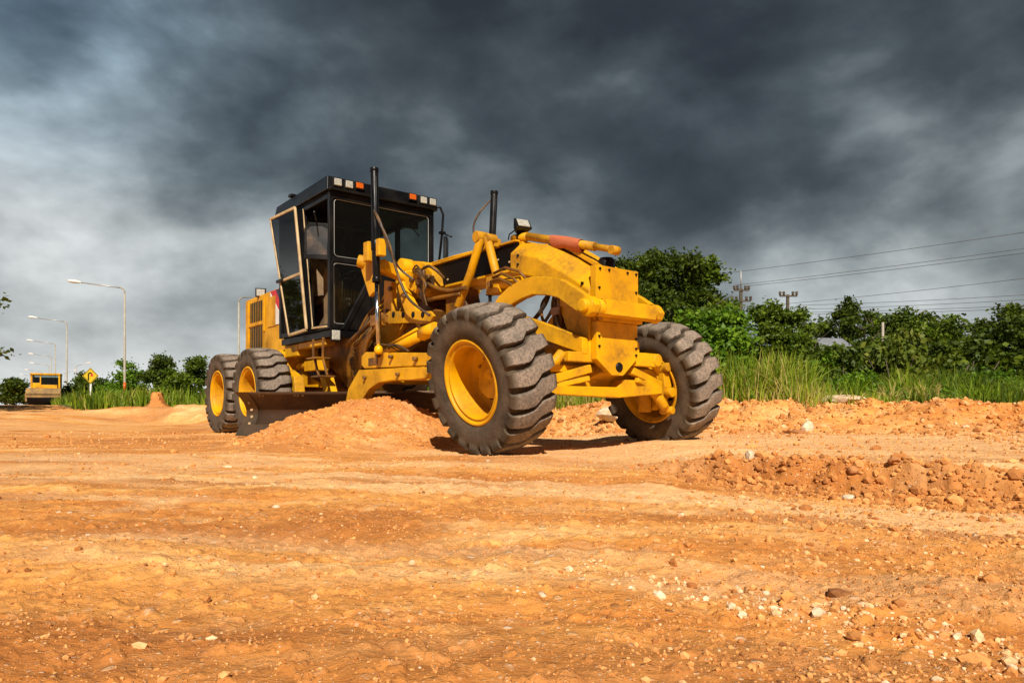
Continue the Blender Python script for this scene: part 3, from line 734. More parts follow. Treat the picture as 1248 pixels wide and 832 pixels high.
# blade
ang = math.atan2(.06+1.84, -3.18+5.59); d2 = Vector((math.cos(ang), math.sin(ang), 0)); n2 = Vector((math.sin(ang), -math.cos(ang), 0))
P0 = Vector((-5.60, -1.86, 0)); LB = 4.1
m = MB(); prof = []
for i in range(13):
    t = i/12; z = .05+.64*t
    prof.append((.30*(2*t-1)**2-.26+.02*t, z))      # concave towards travel
prof2 = [(x-.03, z) for x, z in prof[::-1]]
pr_ = prof+prof2; n = len(pr_)
vs = [P0+d2*u+n2*x+Vector((0, 0, z)) for u in (0, LB) for x, z in pr_]
fs = [tuple(range(n)), tuple(range(2*n-1, n-1, -1))]+[(i, (i+1) % n, (i+1) % n+n, i+n) for i in range(n)]
m.add(vs, fs, [False, False]+[True]*n)
bl = m.build('blade', M['blade'], root)
m = MB()
vs = [P0+d2*u+n2*x+Vector((0, 0, z)) for u in (0, LB) for x, z in ((.045, .03), (.065, .03), (-.075, .20), (-.095, .20))]
m.add(vs, [(0,1,2,3), (4,7,6,5), (0,4,5,1), (1,5,6,2), (2,6,7,3), (3,7,4,0)])
m.build('cutting_edge', M['steel'], bl)
m = MB()
endp = [(x+.012, z) for x, z in prof]
vs = [P0+d2*u+n2*x+Vector((0, 0, z)) for u in (-.004, .20) for x, z in endp]
k = len(endp); m.add(vs, [(i, i+1, i+1+k, i+k) for i in range(k-1)], True)
m.build('end_bit', M['steel'], bl)
for z_i in (3, 5, 7, 9):
    x, z = prof[z_i]; c = P0+d2*.10+n2*(x+.01)+Vector((0, 0, z)); MB().tube([c, c+n2*.02], .022, 8).build('bolt', M['beige'], bl)
for u, z_i in ((.36, 11), (.42, 11), (.95, 11), (1.0, 11), (1.08, 11)):
    x, z = prof[z_i]; c = P0+d2*u+n2*(x+.0)+Vector((0, 0, z)); MB().tube([c, c+n2*.014], .016, 8).build('bolt', M['beige'], bl)

# ---- front axle
m = MB()
m.prism([(-1.02, .84), (-.45, .96), (.45, .96), (1.02, .84), (1.05, .66), (.85, .62), (.35, .60), (-.35, .60), (-.85, .62), (-1.05, .66)], 'x', -.05, .24)
m.box(.245, .33, -.85, .85, .80, .87)
m.prism([(-.95, .66), (.10, .66), (.16, .74), (.62, .74), (.80, .68), (.80, .60), (.1, .55), (-.95, .58)], 'x', .30, .42)
m.build('front_axle', Y, root, .01)
m = MB()
for s in (-1, 1):
    m.prism([(-.85, 1.56), (-.35, 1.40), (.42, 1.14), (.42, .98), (-.35, 1.22), (-.85, 1.36)], 'y', s*.34, s*.42)
m.build('front_link', Y, root, .008)
m = MB(); m.box(.30, .415, -.60, .30, .90, 1.0); m.box(.36, .45, .30, .66, .885, 1.03); m.tube([(.36, .68, .96), (.46, .68, .96)], .07, 16)
m.build('lean_bar', Y, root, .01)
for s in (-1, 1):
    m = MB()
    m.prism([(-.12, .56), (-.05, .92), (.10, 1.0), (.24, .96), (.32, .84), (.34, .68), (.28, .52), (.14, .42), (-.04, .46)], 'y', s*.93, s*1.05)
    m.tube([(.10, s*.87, .40), (.10, s*.87, 1.0)], .075, 18); m.tube([(.10, s*.87, .98), (.10, s*.87, 1.04)], .05, 14)
    m.tube([(.05, s*.95, .72), (0, s*1.10, .74)], [.17, .19], 24); m.tube([(.0, s*1.08, .74), (0, s*1.24, .74)], [.22, .20], 28)
    m.tube([(.26, s*.70, .70), (.34, s*.78, .60), (.36, s*.88, .48), (.30, s*1.0, .42), (.22, s*1.05, .44)], [.055, .06, .055, .05, .05], 12)
    m.tube([(.26, s*.96, .42), (.42, s*.98, .42)], .045, 12); m.tube([(.30, s*.95, .90), (.38, s*.95, .90)], .05, 12); m.tube([(.30, s*1.0, .62), (.40, s*1.0, .62)], .055, 12)
    m.tube([(.38, s*.66, .98), (.38, s*.74, .90), (.34, s*.82, .86)], .05, 12)
    m.bar((.40, s*.30, .84), (.34, s*.84, .70), .07, .08); m.bar((.44, s*.35, .74), (.30, s*.90, .62), .05, .05)
    m.build('steering_knuckle', Y, root, .008)
m = MB()
for x0 in (-.5, -.2, .1): m.tube([(.30, x0, .90), (.30, x0, .96)], .05, 10); m.tube([(.3, x0, .96), (.3, x0, .99)], .03, 8)
m.tube([(.33, -.8, .92), (.33, .2, .94)], .03, 10)
m.build('axle_fitting', M['greasy'], root)

# ---- cab
m = MB()
CF, CR, HW, ZB, ZT = -4.42, -6.45, .87, 1.62, 3.66
for s in (-1, 1):
    m.box(CF-.07, CF, s*HW-.035, s*HW+.035, ZB, ZT)            # front corner posts
    m.box(CR, CR+.08, s*HW-.035, s*HW+.035, ZB, ZT)            # rear posts
    if s < 0: m.prism([(-5.72, ZT), (-5.44, ZT), (-5.06, ZB), (-5.34, ZB)], 'y', s*(HW-.03), s*(HW+.03))
    else: m.box(-5.60, -5.50, s*HW-.03, s*HW+.03, ZB, ZT)   # door post, leaning
    m.box(CR+.08, CF-.07, s*HW-.03, s*HW+.03, ZT-.10, ZT)
    m.box(CR+.08, CF-.07, s*HW-.03, s*HW+.03, ZB, ZB+.08)
m.box(CF-.06, CF, -HW+.03, HW-.03, 3.56, ZT)
m.box(CF-.06, CF-.002, -HW+.03, HW-.03, 2.62, 2.69)
m.box(CF-.06, CF-.001, -.20, .20, ZB, 2.62)
m.bar((CF-.03, -.24, 2.40), (CF-.03, -.66, ZB), .06, .09); m.bar((CF-.03, .24, 2.40), (CF-.03, .66, ZB), .06, .09)
m.prism([(-.20, 2.40), (-.30, 2.30), (-.70, ZB), (-.20, ZB)], 'x', CF-.055, CF-.02); m.prism([(.20, 2.40), (.30, 2.30), (.70, ZB), (.20, ZB)], 'x', CF-.055, CF-.02)
m.box(CF-.055, CF-.002, -HW+.03, -.6, ZB, 1.70); m.box(CF-.055, CF-.002, .6, HW-.03, ZB, 1.70)
m.box(CR+.001, CR+.049, .25, HW-.03, 2.3, ZT+.01)
m.box(CR, CR+.05, -HW+.03, .25, 1.7, ZT+.01)                   # rear wall
m.box(CR, CR+.05, .25, HW-.03, 1.7, 2.3)
m.box(CR+.05, CF-.07, -HW+.03, HW-.03, ZB-.03, ZB+.03)        # floor
m.build('cab_frame', M['black'], root, .008)
m = MB()   # roof with tapered front visor
m.add([(-6.62, -.93, 3.68), (-4.38, -.96, 3.66), (-4.38, .96, 3.66), (-6.62, .93, 3.68), (-6.62, -.88, 3.90), (-4.44, -.93, 3.88), (-4.44, .93, 3.88), (-6.62, .88, 3.90)],
      [(0,3,2,1), (4,5,6,7), (0,1,5,4), (1,2,6,5), (2,3,7,6), (3,0,4,7)])
m.box(-5.98, -5.86, -.93, -.82, 3.902, 3.95)
m.box(-4.42, -4.34, -.93, .93, 3.655, 3.70)
rf = m.build('roof', M['black'], root, .012)
eye = Matrix.Identity(3)
for b, kind in ((-.81, 'w'), (-.63, 'w'), (-.46, 'o'), (.46, 'o'), (.66, 'w'), (.83, 'w')):
    if kind == 'w': lamp_box((-4.335, b, 3.775), (.078, .07, .05), eye, 'work_light', 'black', 'lens_white', rf)
    else: lamp_box((-4.335, b, 3.79), (.078, .058, .05), eye, 'indicator_light', 'black', 'lens_orange', rf)
m = MB(); m.box(-5.8, -4.5, -.9, .9, 3.62, 3.655); m.box(-5.6, -4.7, -.905, -.895, 3.64, 3.675)
tag(m.build('headliner', M['plate'], rf))
# glass
def pane(name, pts, axis, c0, c1, rim=True):
    m = MB(); m.prism(pts, axis, c0, c1); g = m.build(name, M['clear_glass' if name == 'side_window' else 'glass'], root)
    if rim:
        mm = MB(); P = [((c1+.004, p[0], p[1]) if axis == 'x' else (p[0], c0-.004, p[1])) for p in pts]
        P = [Vector(p) for p in P]; c = sum(P, Vector())/len(P)
        P = [c+(p-c)*.985 for p in P]
        Q = []
        for i in range(len(P)):
            a, b, d = P[i-1], P[i], P[(i+1) % len(P)]
            Q += [b+(a-b).normalized()*.05, b+((a-b).normalized()+(d-b).normalized())*.015, b+(d-b).normalized()*.05]
        Q.append(Q[0]); Q.append(Q[1]); mm.tube(Q, .006, 6, caps=False); mm.build('seal', M['galv'], g)
    return g
pane('windshield', [(-.83, 3.56), (.83, 3.56), (.83, 2.70), (-.83, 2.70)], 'x', CF-.04, CF-.03)
pane('lower_window', [(-.83, 2.61), (-.31, 2.61), (-.24, 2.36), (-.62, 1.70), (-.83, 1.70)], 'x', CF-.04, CF-.03)
pane('lower_window', [(.83, 2.61), (.31, 2.61), (.24, 2.36), (.62, 1.70), (.83, 1.70)], 'x', CF-.04, CF-.03)
pane('side_window', [(-5.6, 3.55), (-4.5, 3.55), (-4.5, 1.72), (-5.4, 1.72)], 'y', .865, .872, False)
m = MB(); m.box(-6.37, -5.75, -.87, -.86, 1.7, 2.4); m.prism([(-6.37, 2.4), (-6.37, 3.55), (-5.78, 3.55), (-5.62, 2.4)], 'y', -.87, -.86); m.build('side_wall', M['plate'], root)
# door folded flat against the rear half of the cab
m = MB()
dz = [(-6.02-.33, 3.66), (-5.40-.02, 3.74), (-5.03, 1.68), (-5.66, 1.66)]
def lerp2(a, b, t): return (a[0]+(b[0]-a[0])*t, a[1]+(b[1]-a[1])*t)
TL, TRt, BR, BL = (-6.58, 3.66), (-5.50, 3.62), (-5.04, 1.65), (-5.74, 1.62)
ML, MR = lerp2(TL, BL, .55), lerp2(TRt, BR, .545)
yb = -1.0
def strip(a, b, w=.06):
    m.bar((a[0], yb, a[1]), (b[0], yb, b[1]), .035, w*.8)
for a, b in ((TL, TRt), (TRt, BR), (BR, BL), (BL, TL), (ML, MR)): strip(a, b)
door = m.build('door', M['beige'], root, .01)
tag(door, 'beige framed cab door folded back')
def ins(q, k=.02):
    c = (sum(p[0] for p in q)/4, sum(p[1] for p in q)/4); return [(c[0]+(p[0]-c[0])*.95, c[1]+(p[1]-c[1])*.97) for p in q]
M['door_glass'] = glass('door_glass', (.32,.34,.36), .6)
for q in ([TL, TRt, MR, ML], [ML, MR, BR, BL]):
    m = MB(); m.prism(ins(q), 'y', yb-.006, yb+.004); m.build('door_window', M['door_glass'], door)
m = MB(); m.bar((ML[0]-.08, yb-.03, ML[1]), (ML[0]+.16, yb-.03, ML[1]), .04, .05); m.build('handle', M['black'], door, .006)
m = MB(); m.bar((-5.42, -.90, 3.6), (-5.05, -.90, 1.70), .015, .02); m.bar((-5.05, -.91, 1.68), (-4.50, -.91, 1.66), .02, .03); m.build('door_seal', M['beige'], root, .004)
# seat, wheel, console
m = MB(); m.prism([(-5.75, 1.70), (-5.40, 1.70), (-5.42, 2.35), (-5.55, 2.72), (-5.78, 2.76)], 'y', -.80, -.72); m.build('side_panel', M['beige'], root, .02)
m = MB(); m.prism([(-6.0, 2.15), (-5.35, 2.12), (-5.35, 2.26), (-5.9, 2.30), (-6.12, 3.0), (-6.24, 2.98)], 'y', -.62, -.1); m.box(-5.9, -5.45, -.5, -.15, 1.65, 2.14)
m.build('seat', M['seat'], root, .03)
m = MB(); m.prism([(-5.28, 1.68), (-5.05, 1.68), (-5.0, 2.45), (-5.18, 2.70), (-5.32, 2.6)], 'y', -.62, -.40)
m.build('lever_console', M['seat'], root, .03)
m = MB()
ringp = [(-4.98+.20*math.cos(t)*.9, -.15+.20*math.sin(t)-.1, 2.50+.10*math.cos(t)) for t in np.linspace(0, 2*math.pi, 25)]
m.tube(ringp, .016, 8); m.tube([(-4.98, -.25, 2.50), (-4.75, -.2, 1.7)], .03, 8); m.tube([ringp[0], ringp[12]], .012, 6); m.tube([ringp[6], ringp[18]], .012, 6)
m.build('steering_wheel', M['black'], root)
m = MB()
for k in range(6): m.tube([(-4.75, -.55+.07*k, 1.7), (-4.70-.02*k, -.52+.06*k, 2.35)], .010, 6)
for k in range(4): m.tube([(-5.15, -.60, 2.4-.04*k), (-5.0, -.62, 2.55+.03*k)], .012, 6)
m.build('control_lever', M['black'], root)
m = MB(); m.box(-4.62, -4.56, .42, .70, 3.36, 3.50); m.tube([(-4.6, .55, 3.5), (-4.6, .55, 3.64)], .012, 6); m.tube([(-4.6, .62, 3.36), (-4.6, .74, 3.26)], .010, 6); m.build('interior_mirror', M['black'], root, .02)
# mirrors
m = MB(); m.prism([(-.20, -.28), (.16, -.30), (.20, -.20), (.20, .20), (.14, .26), (-.14, .27), (-.20, .18)], 'x', -.02, .02)
mr = m.build('mirror', M['black'], root, .015, loc=(-4.78, -.93, 2.98), rot=(0, 0, R(-35)))
m = MB(); m.prism([(-.15, -.22), (.14, -.22), (.16, .16), (.08, .21), (-.1, .21), (-.16, .14)], 'x', .021, .026); m.build('mirror_glass', M['mirror'], mr)
m = MB(); m.tube([(.35, .02, .34), (.0, -.02, .31), (0, 0, .25)], .012, 8); m.build('mirror_arm', M['black'], mr)
m = MB(); m.prism([(-.11, -.19), (.09, -.19), (.12, .15), (.06, .19), (-.08, .19)], 'x', -.03, .03)
ml = m.build('mirror', M['black'], root, .02, loc=(-4.33, 1.08, 3.06), rot=(0, 0, R(48)))
m = MB(); m.tube([(-4.42, .93, 3.74), (-4.40, 1.02, 3.73), (-4.38, 1.06, 3.62), (-4.40, 1.05, 3.3), (-4.44, 1.00, 2.7)], .02, 10)
m.tube([(-4.38, 1.05, 3.32), (-4.30, 1.10, 3.27), (-4.24, 1.14, 3.24)], .012, 8); m.box(-4.42, -4.36, 1.0, 1.1, 3.30, 3.34)
m.build('mirror_bracket', M['black'], root)
# platform, steps, lamp under the cab
m = MB(); m.box(-6.35, -4.40, -.90, .90, 1.50, 1.60); m.box(-6.3, -5.7, -.80, .80, 1.62, 1.80); m.build('cab_floor', M['black'], root, .008)
m = MB(); m.box(-5.72, -4.66, -.86, -.70, 1.40, 1.495); m.box(-6.30, -5.75, -.86, -.5, 1.30, 1.49); m.box(-5.72, -4.66, .70, .86, 1.40, 1.495); m.build('cab_mount', Y, root, .01)
lamp_box((-4.34, -.84, 1.52), (.085, .095, .06), eye, 'headlight', 'black', 'lens_white')
lamp_box((-4.34, .84, 1.52), (.085, .095, .06), eye, 'headlight', 'black', 'lens_white')
m = MB()
for a, z in ((-4.93, 1.20), (-4.76, .92)): m.box(a, a+.36, -1.05, -.82, z-.015, z+.01)
m.bar((-4.95, -.93, 1.5), (-4.95, -.93, 1.2), .03, .03); m.bar((-4.58, -.93, 1.5), (-4.60, -.93, 1.2), .03, .03)
m.bar((-4.90, -.93, 1.2), (-4.74, -.93, .93), .03, .03); m.bar((-4.60, -.93, 1.2), (-4.44, -.93, .93), .03, .03)
m.build('step', M['greasy'], root, .004)

# ---- rear body
m = MB()
m.prism([(-9.05, 1.42), (-9.05, 2.55), (-9.0, 2.60), (-7.30, 2.62), (-7.0, 2.60), (-7.0, 1.90), (-6.35, 1.62), (-6.35, 1.30), (-7.2, 1.30)], 'y', -.62, .62)
hood = m.build('engine_hood', Y, root, .02)
m = MB()
for z0, z1 in ((2.12, 2.50), (1.50, 2.02)):
    for k in range(7):
        a = -8.72+k*.10; m.box(a, a+.045, -.632, -.621, z0, z1)
m.build('grille', M['black'], hood)
m = MB(); m.box(-8.80, -7.98, -.640, -.622, 2.04, 2.10); m.box(-8.86, -8.80, -.645, -.622, 1.45, 2.55); m.box(-7.98, -7.92, -.645, -.622, 1.9, 2.55); m.box(-7.75, -7.35, -.634, -.622, 1.95, 2.5)
m.build('panel_rib', Y, hood, .004)
def stripe(pts, mat): m = MB(); m.prism(pts, 'y', -.632, -.621); return m.build('stripe', M[mat], hood)
stripe([(-7.62, 2.60), (-7.35, 2.60), (-7.05, 2.25), (-7.05, 2.10)], 'red')
stripe([(-7.34, 2.60), (-7.05, 2.60), (-7.05, 2.26)], 'navy')
stripe([(-7.63, 2.58), (-7.60, 1.98), (-7.05, 1.96), (-7.05, 2.09)], 'white')
m = MB(); m.tube([(-8.30, -.58, 2.60), (-8.30, -.60, 2.68)], .02, 8); lamp = m.build('lamp_stalk', M['black'], hood)
lamp_box((-8.22, -.60, 2.66), (.10, .09, .16), Matrix.Rotation(R(-20), 3, 'Z'), 'work_light', 'black', 'lens_white', hood)
m = MB(); m.tube([(-8.9, 0, 2.6), (-8.9, 0, 2.75)], .07, 14); m.build('exhaust', M['black'], hood)
m = MB(); m.box(-6.92, -6.25, -.66, .66, 1.22, 1.75); m.box(-7.3, -6.2, -.70, -.60, 1.28, 1.42); m.build('battery_box', Y, root, .01)
m = MB(); m.box(-6.75, -6.45, -.668, -.662, 1.3, 1.65); m.build('box_panel', M['greasy'], root)
m = MB(); m.prism([(-9.0, 1.40), (-7.0, 1.38), (-6.0, 1.2), (-5.4, 1.0), (-5.4, .75), (-9.0, .75)], 'y', -.42, .42); m.build('rear_frame', M['greasy'], root, .01)
for s in (-1, 1):
    m = MB(); m.prism([(-8.5, .95), (-8.2, 1.08), (-6.0, 1.08), (-5.62, .95), (-5.55, .6), (-5.8, .42), (-8.4, .42), (-8.6, .65)], 'y', s*.80, s*.97)
    m.tube([(-7.11, s*.4, .8), (-7.11, s*.82, .8)], .25, 20)
    for a in (-7.927, -6.293): m.tube([(a, s*.95, .71), (a, s*1.2, .71)], .16, 20)
    m.build('tandem_case', Y, root, .015)
m = MB(); m.tube([(-6.25, -.62, 1.15), (-5.6, -.70, 1.14), (-5.3, -.70, 1.16)], .07, 12); m.box(-5.62, -5.1, -.80, -.6, 1.04, 1.20)
m.prism([(-6.2, 1.2), (-5.8, .98), (-5.35, .85), (-5.35, .78), (-6.0, .8)], 'y', -.66, -.6)
m.prism([(-5.25, .95), (-5.05, .95), (-4.75, .45), (-4.95, .45)], 'y', -.7, -.55)
m.build('articulation_ram', Y, root, .008)
m = MB(); m.prism([(-6.95, 1.18), (-6.5, 1.45), (-6.35, 1.40), (-6.3, 1.05), (-6.95, 1.0)], 'y', -1.0, -.64); m.build('rear_fender', Y, root, .02)

# ------------------------------------------------------------------ pile of loose earth in front of the blade
def pile():
    xs = np.linspace(-4.4, .1, 420); ys = np.linspace(6.2, 11.2, 460)
    X, Yg = np.meshgrid(xs, ys)
    H = np.interp(X/9.3, np.array([-4.1, -3.55, -3.25, -2.85, -2.5, -2.1, -1.75, -1.35, -1.0, -.6, -.3])/9.3, [0, .02, .12, .30, .40, .48, .55, .52, .42, .26, 0])
    crest = 9.45+.16*(X+2)
    toe = np.interp(X, [-4, -3, -2.2, -1.2, -.5, 0], [8.3, 7.2, 6.8, 7.35, 8.2, 8.8])
    front = np.clip((Yg-toe)/(crest-toe), 0, 1); back = np.clip(1-(Yg-crest)/1.1, 0, 1)
    prof = np.where(Yg < crest, front**1.05*(1.25-.25*front), back**.8)
    rough = .10*fbm(X*2.5, Yg*2.5, 5, .6)+.035*fbm(X*11, Yg*11, 4, .6)+.03*np.clip(fbm(X*19+3, Yg*19, 3)-.08, 0, 1)
    Z = H*prof*(1+.3*fbm(X*1.3, Yg*1.3, 3)) + rough*np.clip(H*prof*5, 0, 1)
    Z = ground_h(X, Yg) + Z - .035*(H*prof < .004) - .01
    nx, ny = len(xs), len(ys)
    V = np.stack([X, Yg, Z], -1).reshape(-1, 3)
    i, j = np.meshgrid(np.arange(ny-1), np.arange(nx-1), indexing='ij')
    Q = np.stack([i*nx+j, i*nx+j+1, (i+1)*nx+j+1, (i+1)*nx+j], -1).reshape(-1, 4)
    o = np_mesh('earth_pile', V, Q, M['loose'], smooth=True)
    tag(o, 'heap of loose orange earth pushed up against the grader blade', 'earth pile')
    return X, Yg, Z
PX, PY_, PZ = pile()

# ------------------------------------------------------------------ stones
def rock_verts(seed, sub=2):
    import bmesh
    bm = bmesh.new(); bmesh.ops.create_icosphere(bm, subdivisions=sub, radius=1)
    r = np.random.default_rng(seed)
    V = np.array([v.co[:] for v in bm.verts]); F = np.array([[v.index for v in f.verts] for f in bm.faces]); bm.free()
    dirs = r.normal(size=(9, 3)); dirs /= np.linalg.norm(dirs, axis=1)[:, None]; cut = r.uniform(.55, .95, 9)
    for d_, c_ in zip(dirs, cut):
        dd = V@d_; ex = np.clip(dd-c_, 0, None); V = V-ex[:, None]*d_[None]
    V += r.normal(size=V.shape)*.03
    return V*np.array([1, r.uniform(.7, .95), r.uniform(.55, .8)]), F
TM = [rock_verts(i, 1) for i in range(8)]; TM2 = [rock_verts(50+i, 2) for i in range(8)]
def stonemat(name, stops):
    m, nt, out = newmat(name)
    at = nd(nt, 'ShaderNodeAttribute'); at.attribute_name = 'tone'
    g = nt.nodes.new('ShaderNodeNewGeometry')
    n = noise(nt, g.outputs['Position'], 60, 5, .65)
    c = ramp(nt, stops, at.outputs['Fac']).outputs[0]
    c = mixc(nt, ramp(nt, [(.35, .45), (.6, 0)], n.outputs[0]).outputs[0], c, (.45,.20,.075))
    b = nd(nt, 'ShaderNodeBsdfPrincipled', Roughness=.95); b.inputs['Specular IOR Level'].default_value = .15
    nt.links.new(c, b.inputs['Base Color'])
    bp = nd(nt, 'ShaderNodeBump', Strength=.7, Distance=.004); nt.links.new(n.outputs[0], bp.inputs['Height']); nt.links.new(bp.outputs[0], b.inputs['Normal'])
    nt.links.new(b.outputs[0], out.inputs[0]); return m
M['stone'] = stonemat('stones', [(0, (.12,.05,.022)), (.15, (.36,.13,.035)), (.5, (.66,.28,.075)), (.80, (.80,.42,.15)), (.92, (.86,.58,.32)), (1, (.88,.76,.58))])
M['rock'] = worn('pale_rock', (.76,.62,.44), (.6,.42,.24), .9, dirt=(.45,.2,.08), dirt_amt=.35, scale=12, bump=.6)
M['clod'] = worn('earth_clod', (.56,.24,.075), (.42,.16,.05), .95, dirt=(.3,.11,.035), dirt_amt=.4, scale=14, bump=.8)
def scatter(n, name):
    VV = []; FF = []; TT = []; off = 0
    # radial distribution: density higher near the camera
    cand = []
    r = np.exp(rng.uniform(math.log(.80), math.log(15), n*3)); th = np.radians(rng.uniform(-40, 40, n*3))
    x = r*np.sin(th); y = r*np.cos(th)
    den = .35+1.2*np.clip(fbm(x*.55+2, y*.55, 4)+.12, 0, 1)+.75*sstep(-.4, 2.2, x-.1*y)*sstep(5, 3, y)
    sd = seg_dist(x, y, RIDGE); den += 3.5*np.exp(-((sd+.12)/.24)**2)*sstep(.9, 1.7, x)
    sb = seg_dist(x, y, BANK); den += 1.2*np.exp(-((sd-1.0)/1.5)**2)*0+1.0*(sb > -.4)
    keep = (rng.random(n*3) < den/2.2) & (sb < 2.8)
    x, y, r, sd, sb = x[keep][:n], y[keep][:n], r[keep][:n], sd[keep][:n], sb[keep][:n]
    z = ground_h(x, y)
    for k in range(len(x)):
        s = (.0015+.00082*r[k])*math.exp(rng.normal()*.62)
        if sd[k] > -.5 and sd[k] < .15 and x[k] > .9: s *= 1.9
        if sb[k] > -.4: s *= 1.8
        if x[k] < .3*y[k]-.2 and sb[k] < -.4: s *= .62
        s = min(s, (.030 if x[k] > .2 else .020)+.004*r[k])
        strk = abs((y[k]-1.9)+.9*(x[k]-.25)) < .16 and .15 < x[k] < 1.0
        if strk: s *= 1.5
        V, F = TM[rng.integers(8)]
        a = rng.uniform(0, 6.28); c_, s_ = math.cos(a), math.sin(a)
        W = V*s*rng.uniform(.7, 1.3, 3); W = np.stack([W[:, 0]*c_-W[:, 1]*s_, W[:, 0]*s_+W[:, 1]*c_, W[:, 2]], -1)
        VV.append(W+np.array([x[k], y[k], z[k]+s*.15])); FF.append(F+off); off += len(V)
        t = rng.beta(2.6, 2.4)*(.75 if (-.5 < sd[k] < .15 and x[k] > .9) else 1); TT.append(np.full(len(F), .80+.2*t if strk and rng.random() < .5 else t))
    # clods on the pile
    nz, nx = PZ.shape
    gh = ground_h(PX, PY_)
    idx = np.argwhere((PZ-gh) > .03); sel = idx[rng.integers(0, len(idx), 2600)]
    for i, j in sel:
        s = .010*math.exp(rng.normal()*.55); s = min(s, .05)
        V, F = TM[rng.integers(8)]; W = V*s*rng.uniform(.7, 1.3, 3)
        VV.append(W+np.array([PX[i, j], PY_[i, j], PZ[i, j]+s*.2])); FF.append(F+off); off += len(V)
        TT.append(np.full(len(F), .2+.6*rng.beta(2, 2)))
    o = np_mesh(name, np.concatenate(VV), np.concatenate(FF), M['stone'], tris=True, attr=np.concatenate(TT))
    tag(o, kind='stuff'); o['label'] = 'loose pebbles and clods scattered over the orange earth'
    return o
scatter(60000, 'gravel')
def rock(x, y, s, label, seed, mat='rock', dz=.3, sc=(1, 1, 1)):
    V, F = TM2[seed % 8]
    V = V*np.array([s*sc[0], s*sc[1], s*sc[2]])
    o = np_mesh('rock', V, F, M[mat], tris=True)
    o.location = (x, y, float(ground_h(np.array([x]), np.array([y]))[0])+s*sc[2]*dz); o.rotation_euler = (0, 0, seed*1.3)
    return tag(o, label, 'rock')
rock(1.62, 4.88, .060, 'chalky white angular rock lodged on the lip of the low scarp', 1, sc=(1, .8, 1.1))
rock(1.86, 3.95, .040, 'small white stone at the foot of the scarp', 2)
rock(4.05, 9.85, .13, 'pinkish beige upright rock standing at the foot of the bank', 3, sc=(1, .8, 1.5), mat='rock')
rock(3.78, 9.55, .12, 'flat brown rock lying left of the upright beige rock', 4, 'clod', sc=(1.5, 1, .6))
rock(.66, 1.54, .020, 'bright white pebble in the right foreground gravel', 5)
rock(.62, 1.75, .012, 'tiny white pebble beside the foreground gravel streak', 6)
rock(1.72, 11.9, .30, 'large pale rock at the grass edge seen between the front wheels', 7, sc=(1.2, 1, .7), dz=.5)
rock(2.2, 11.6, .24, 'cracked beige rock at the grass edge right of the larger pale one', 8, sc=(1.3, 1, .7), dz=.5)
rock(5.15, 11.2, .22, 'flat grey stone slab in the grass below the tall bright tuft', 9, sc=(1.9, 1, .5), dz=.6)
rock(-.20, 5.9, .022, 'pale stone on the flat earth ahead of the near wheel', 10)
rock(-1.05, 3.2, .022, 'rounded cream stone half sunk in the left middle of the earth', 11, dz=.1)
rock(2.25, 4.2, .05, 'beige stone in the scarp face near the right edge', 12, 'clod')
rock(2.05, 4.32, .045, 'brown clod in the scarp face beside the beige stone', 13, 'clod')
rock(9.4, 10.4, .20, 'dark brown clod on top of the right hand bank', 14, 'clod')
rock(8.6, 10.9, .20, 'orange clod on the bank left of the dark one', 15, 'clod', sc=(1.4, 1, .8))
# mud caked stump on the left bank
sx, sy = -10.6, 21.4
m = MB(); prof = [(.48, -.1), (.34, .04), (.23, .13), (.20, .22), (.17, .33), (.15, .44), (.135, .47), (0, .48)]
vs = []; fs = []; n = 24
for i, (r_, z_) in enumerate(prof):
    for k in range(n):
        an = 2*math.pi*k/n; q = .85*r_*(1+.25*math.sin(k*1.9+i*1.7)+.16*math.sin(k*3.3-i*2.9)) if i < 7 else 0
        vs.append((q*math.cos(an), q*math.sin(an), z_+.022*math.sin(k*2.1+i)))
for i in range(len(prof)-1):
    for k in range(n): fs.append((i*n+k, i*n+(k+1) % n, i*n+n+(k+1) % n, i*n+n+k))
m.add(vs, fs, True)
o = m.build('stump', M['loose'], loc=(sx, sy, float(ground_h([sx], [sy])[0])-.02)); tag(o, 'mud caked stump standing on the earth edge by the green verge', 'stump')

# ------------------------------------------------------------------ vegetation
def leaves(C, size, asp=.55, droop=.0, up=.0):
    """one rhombus leaf quad per centre"""
    n = len(C); d = rng.normal(size=(n, 3)); d[:, 2] = d[:, 2]*.6-droop; d /= np.linalg.norm(d, axis=1)[:, None]
    e = rng.normal(size=(n, 3)); e[:, 2] *= (1-up); e -= (e*d).sum(1)[:, None]*d; e /= np.linalg.norm(e, axis=1)[:, None]
    s = size*rng.uniform(.6, 1.4, n)
    a = d*s[:, None]; b = e*(s*asp)[:, None]
    V = np.stack([C-a, C-b+a*.1, C+a, C+b+a*.1], 1).reshape(-1, 3)
    return V, np.arange(n*4).reshape(n, 4)
def crown(blobs, n, size, **k):
    """blobs: (cx,cy,cz,rx,ry,rz); leaves gather in twig clusters near blob shells"""
    B = np.array(blobs); w = (B[:, 3]*B[:, 4]*B[:, 5])**.66; w /= w.sum()
    nc = n//22
    bi = rng.choice(len(B), nc, p=w); d = rng.normal(size=(nc, 3)); d /= np.linalg.norm(d, axis=1)[:, None]
    rad = rng.uniform(.40, 1.25, nc)**.8
    C = B[bi, :3]+d*B[bi, 3:]*rad[:, None]
    cs = size*rng.uniform(1.2, 3.2, nc)
    ii = rng.integers(0, nc, n); P = C[ii]+rng.normal(size=(n, 3))*cs[ii][:, None]*np.array([.8, .8, .5])
    tone_c = rng.beta(2, 2.2, nc); V, Q = leaves(P, size, **k)
    return V, Q, np.clip(tone_c[ii]*.65+rng.random(n)*.35, 0, 1)
def ground_z(x, y): return float(ground_h(np.array([x]), np.array([y]))[0])
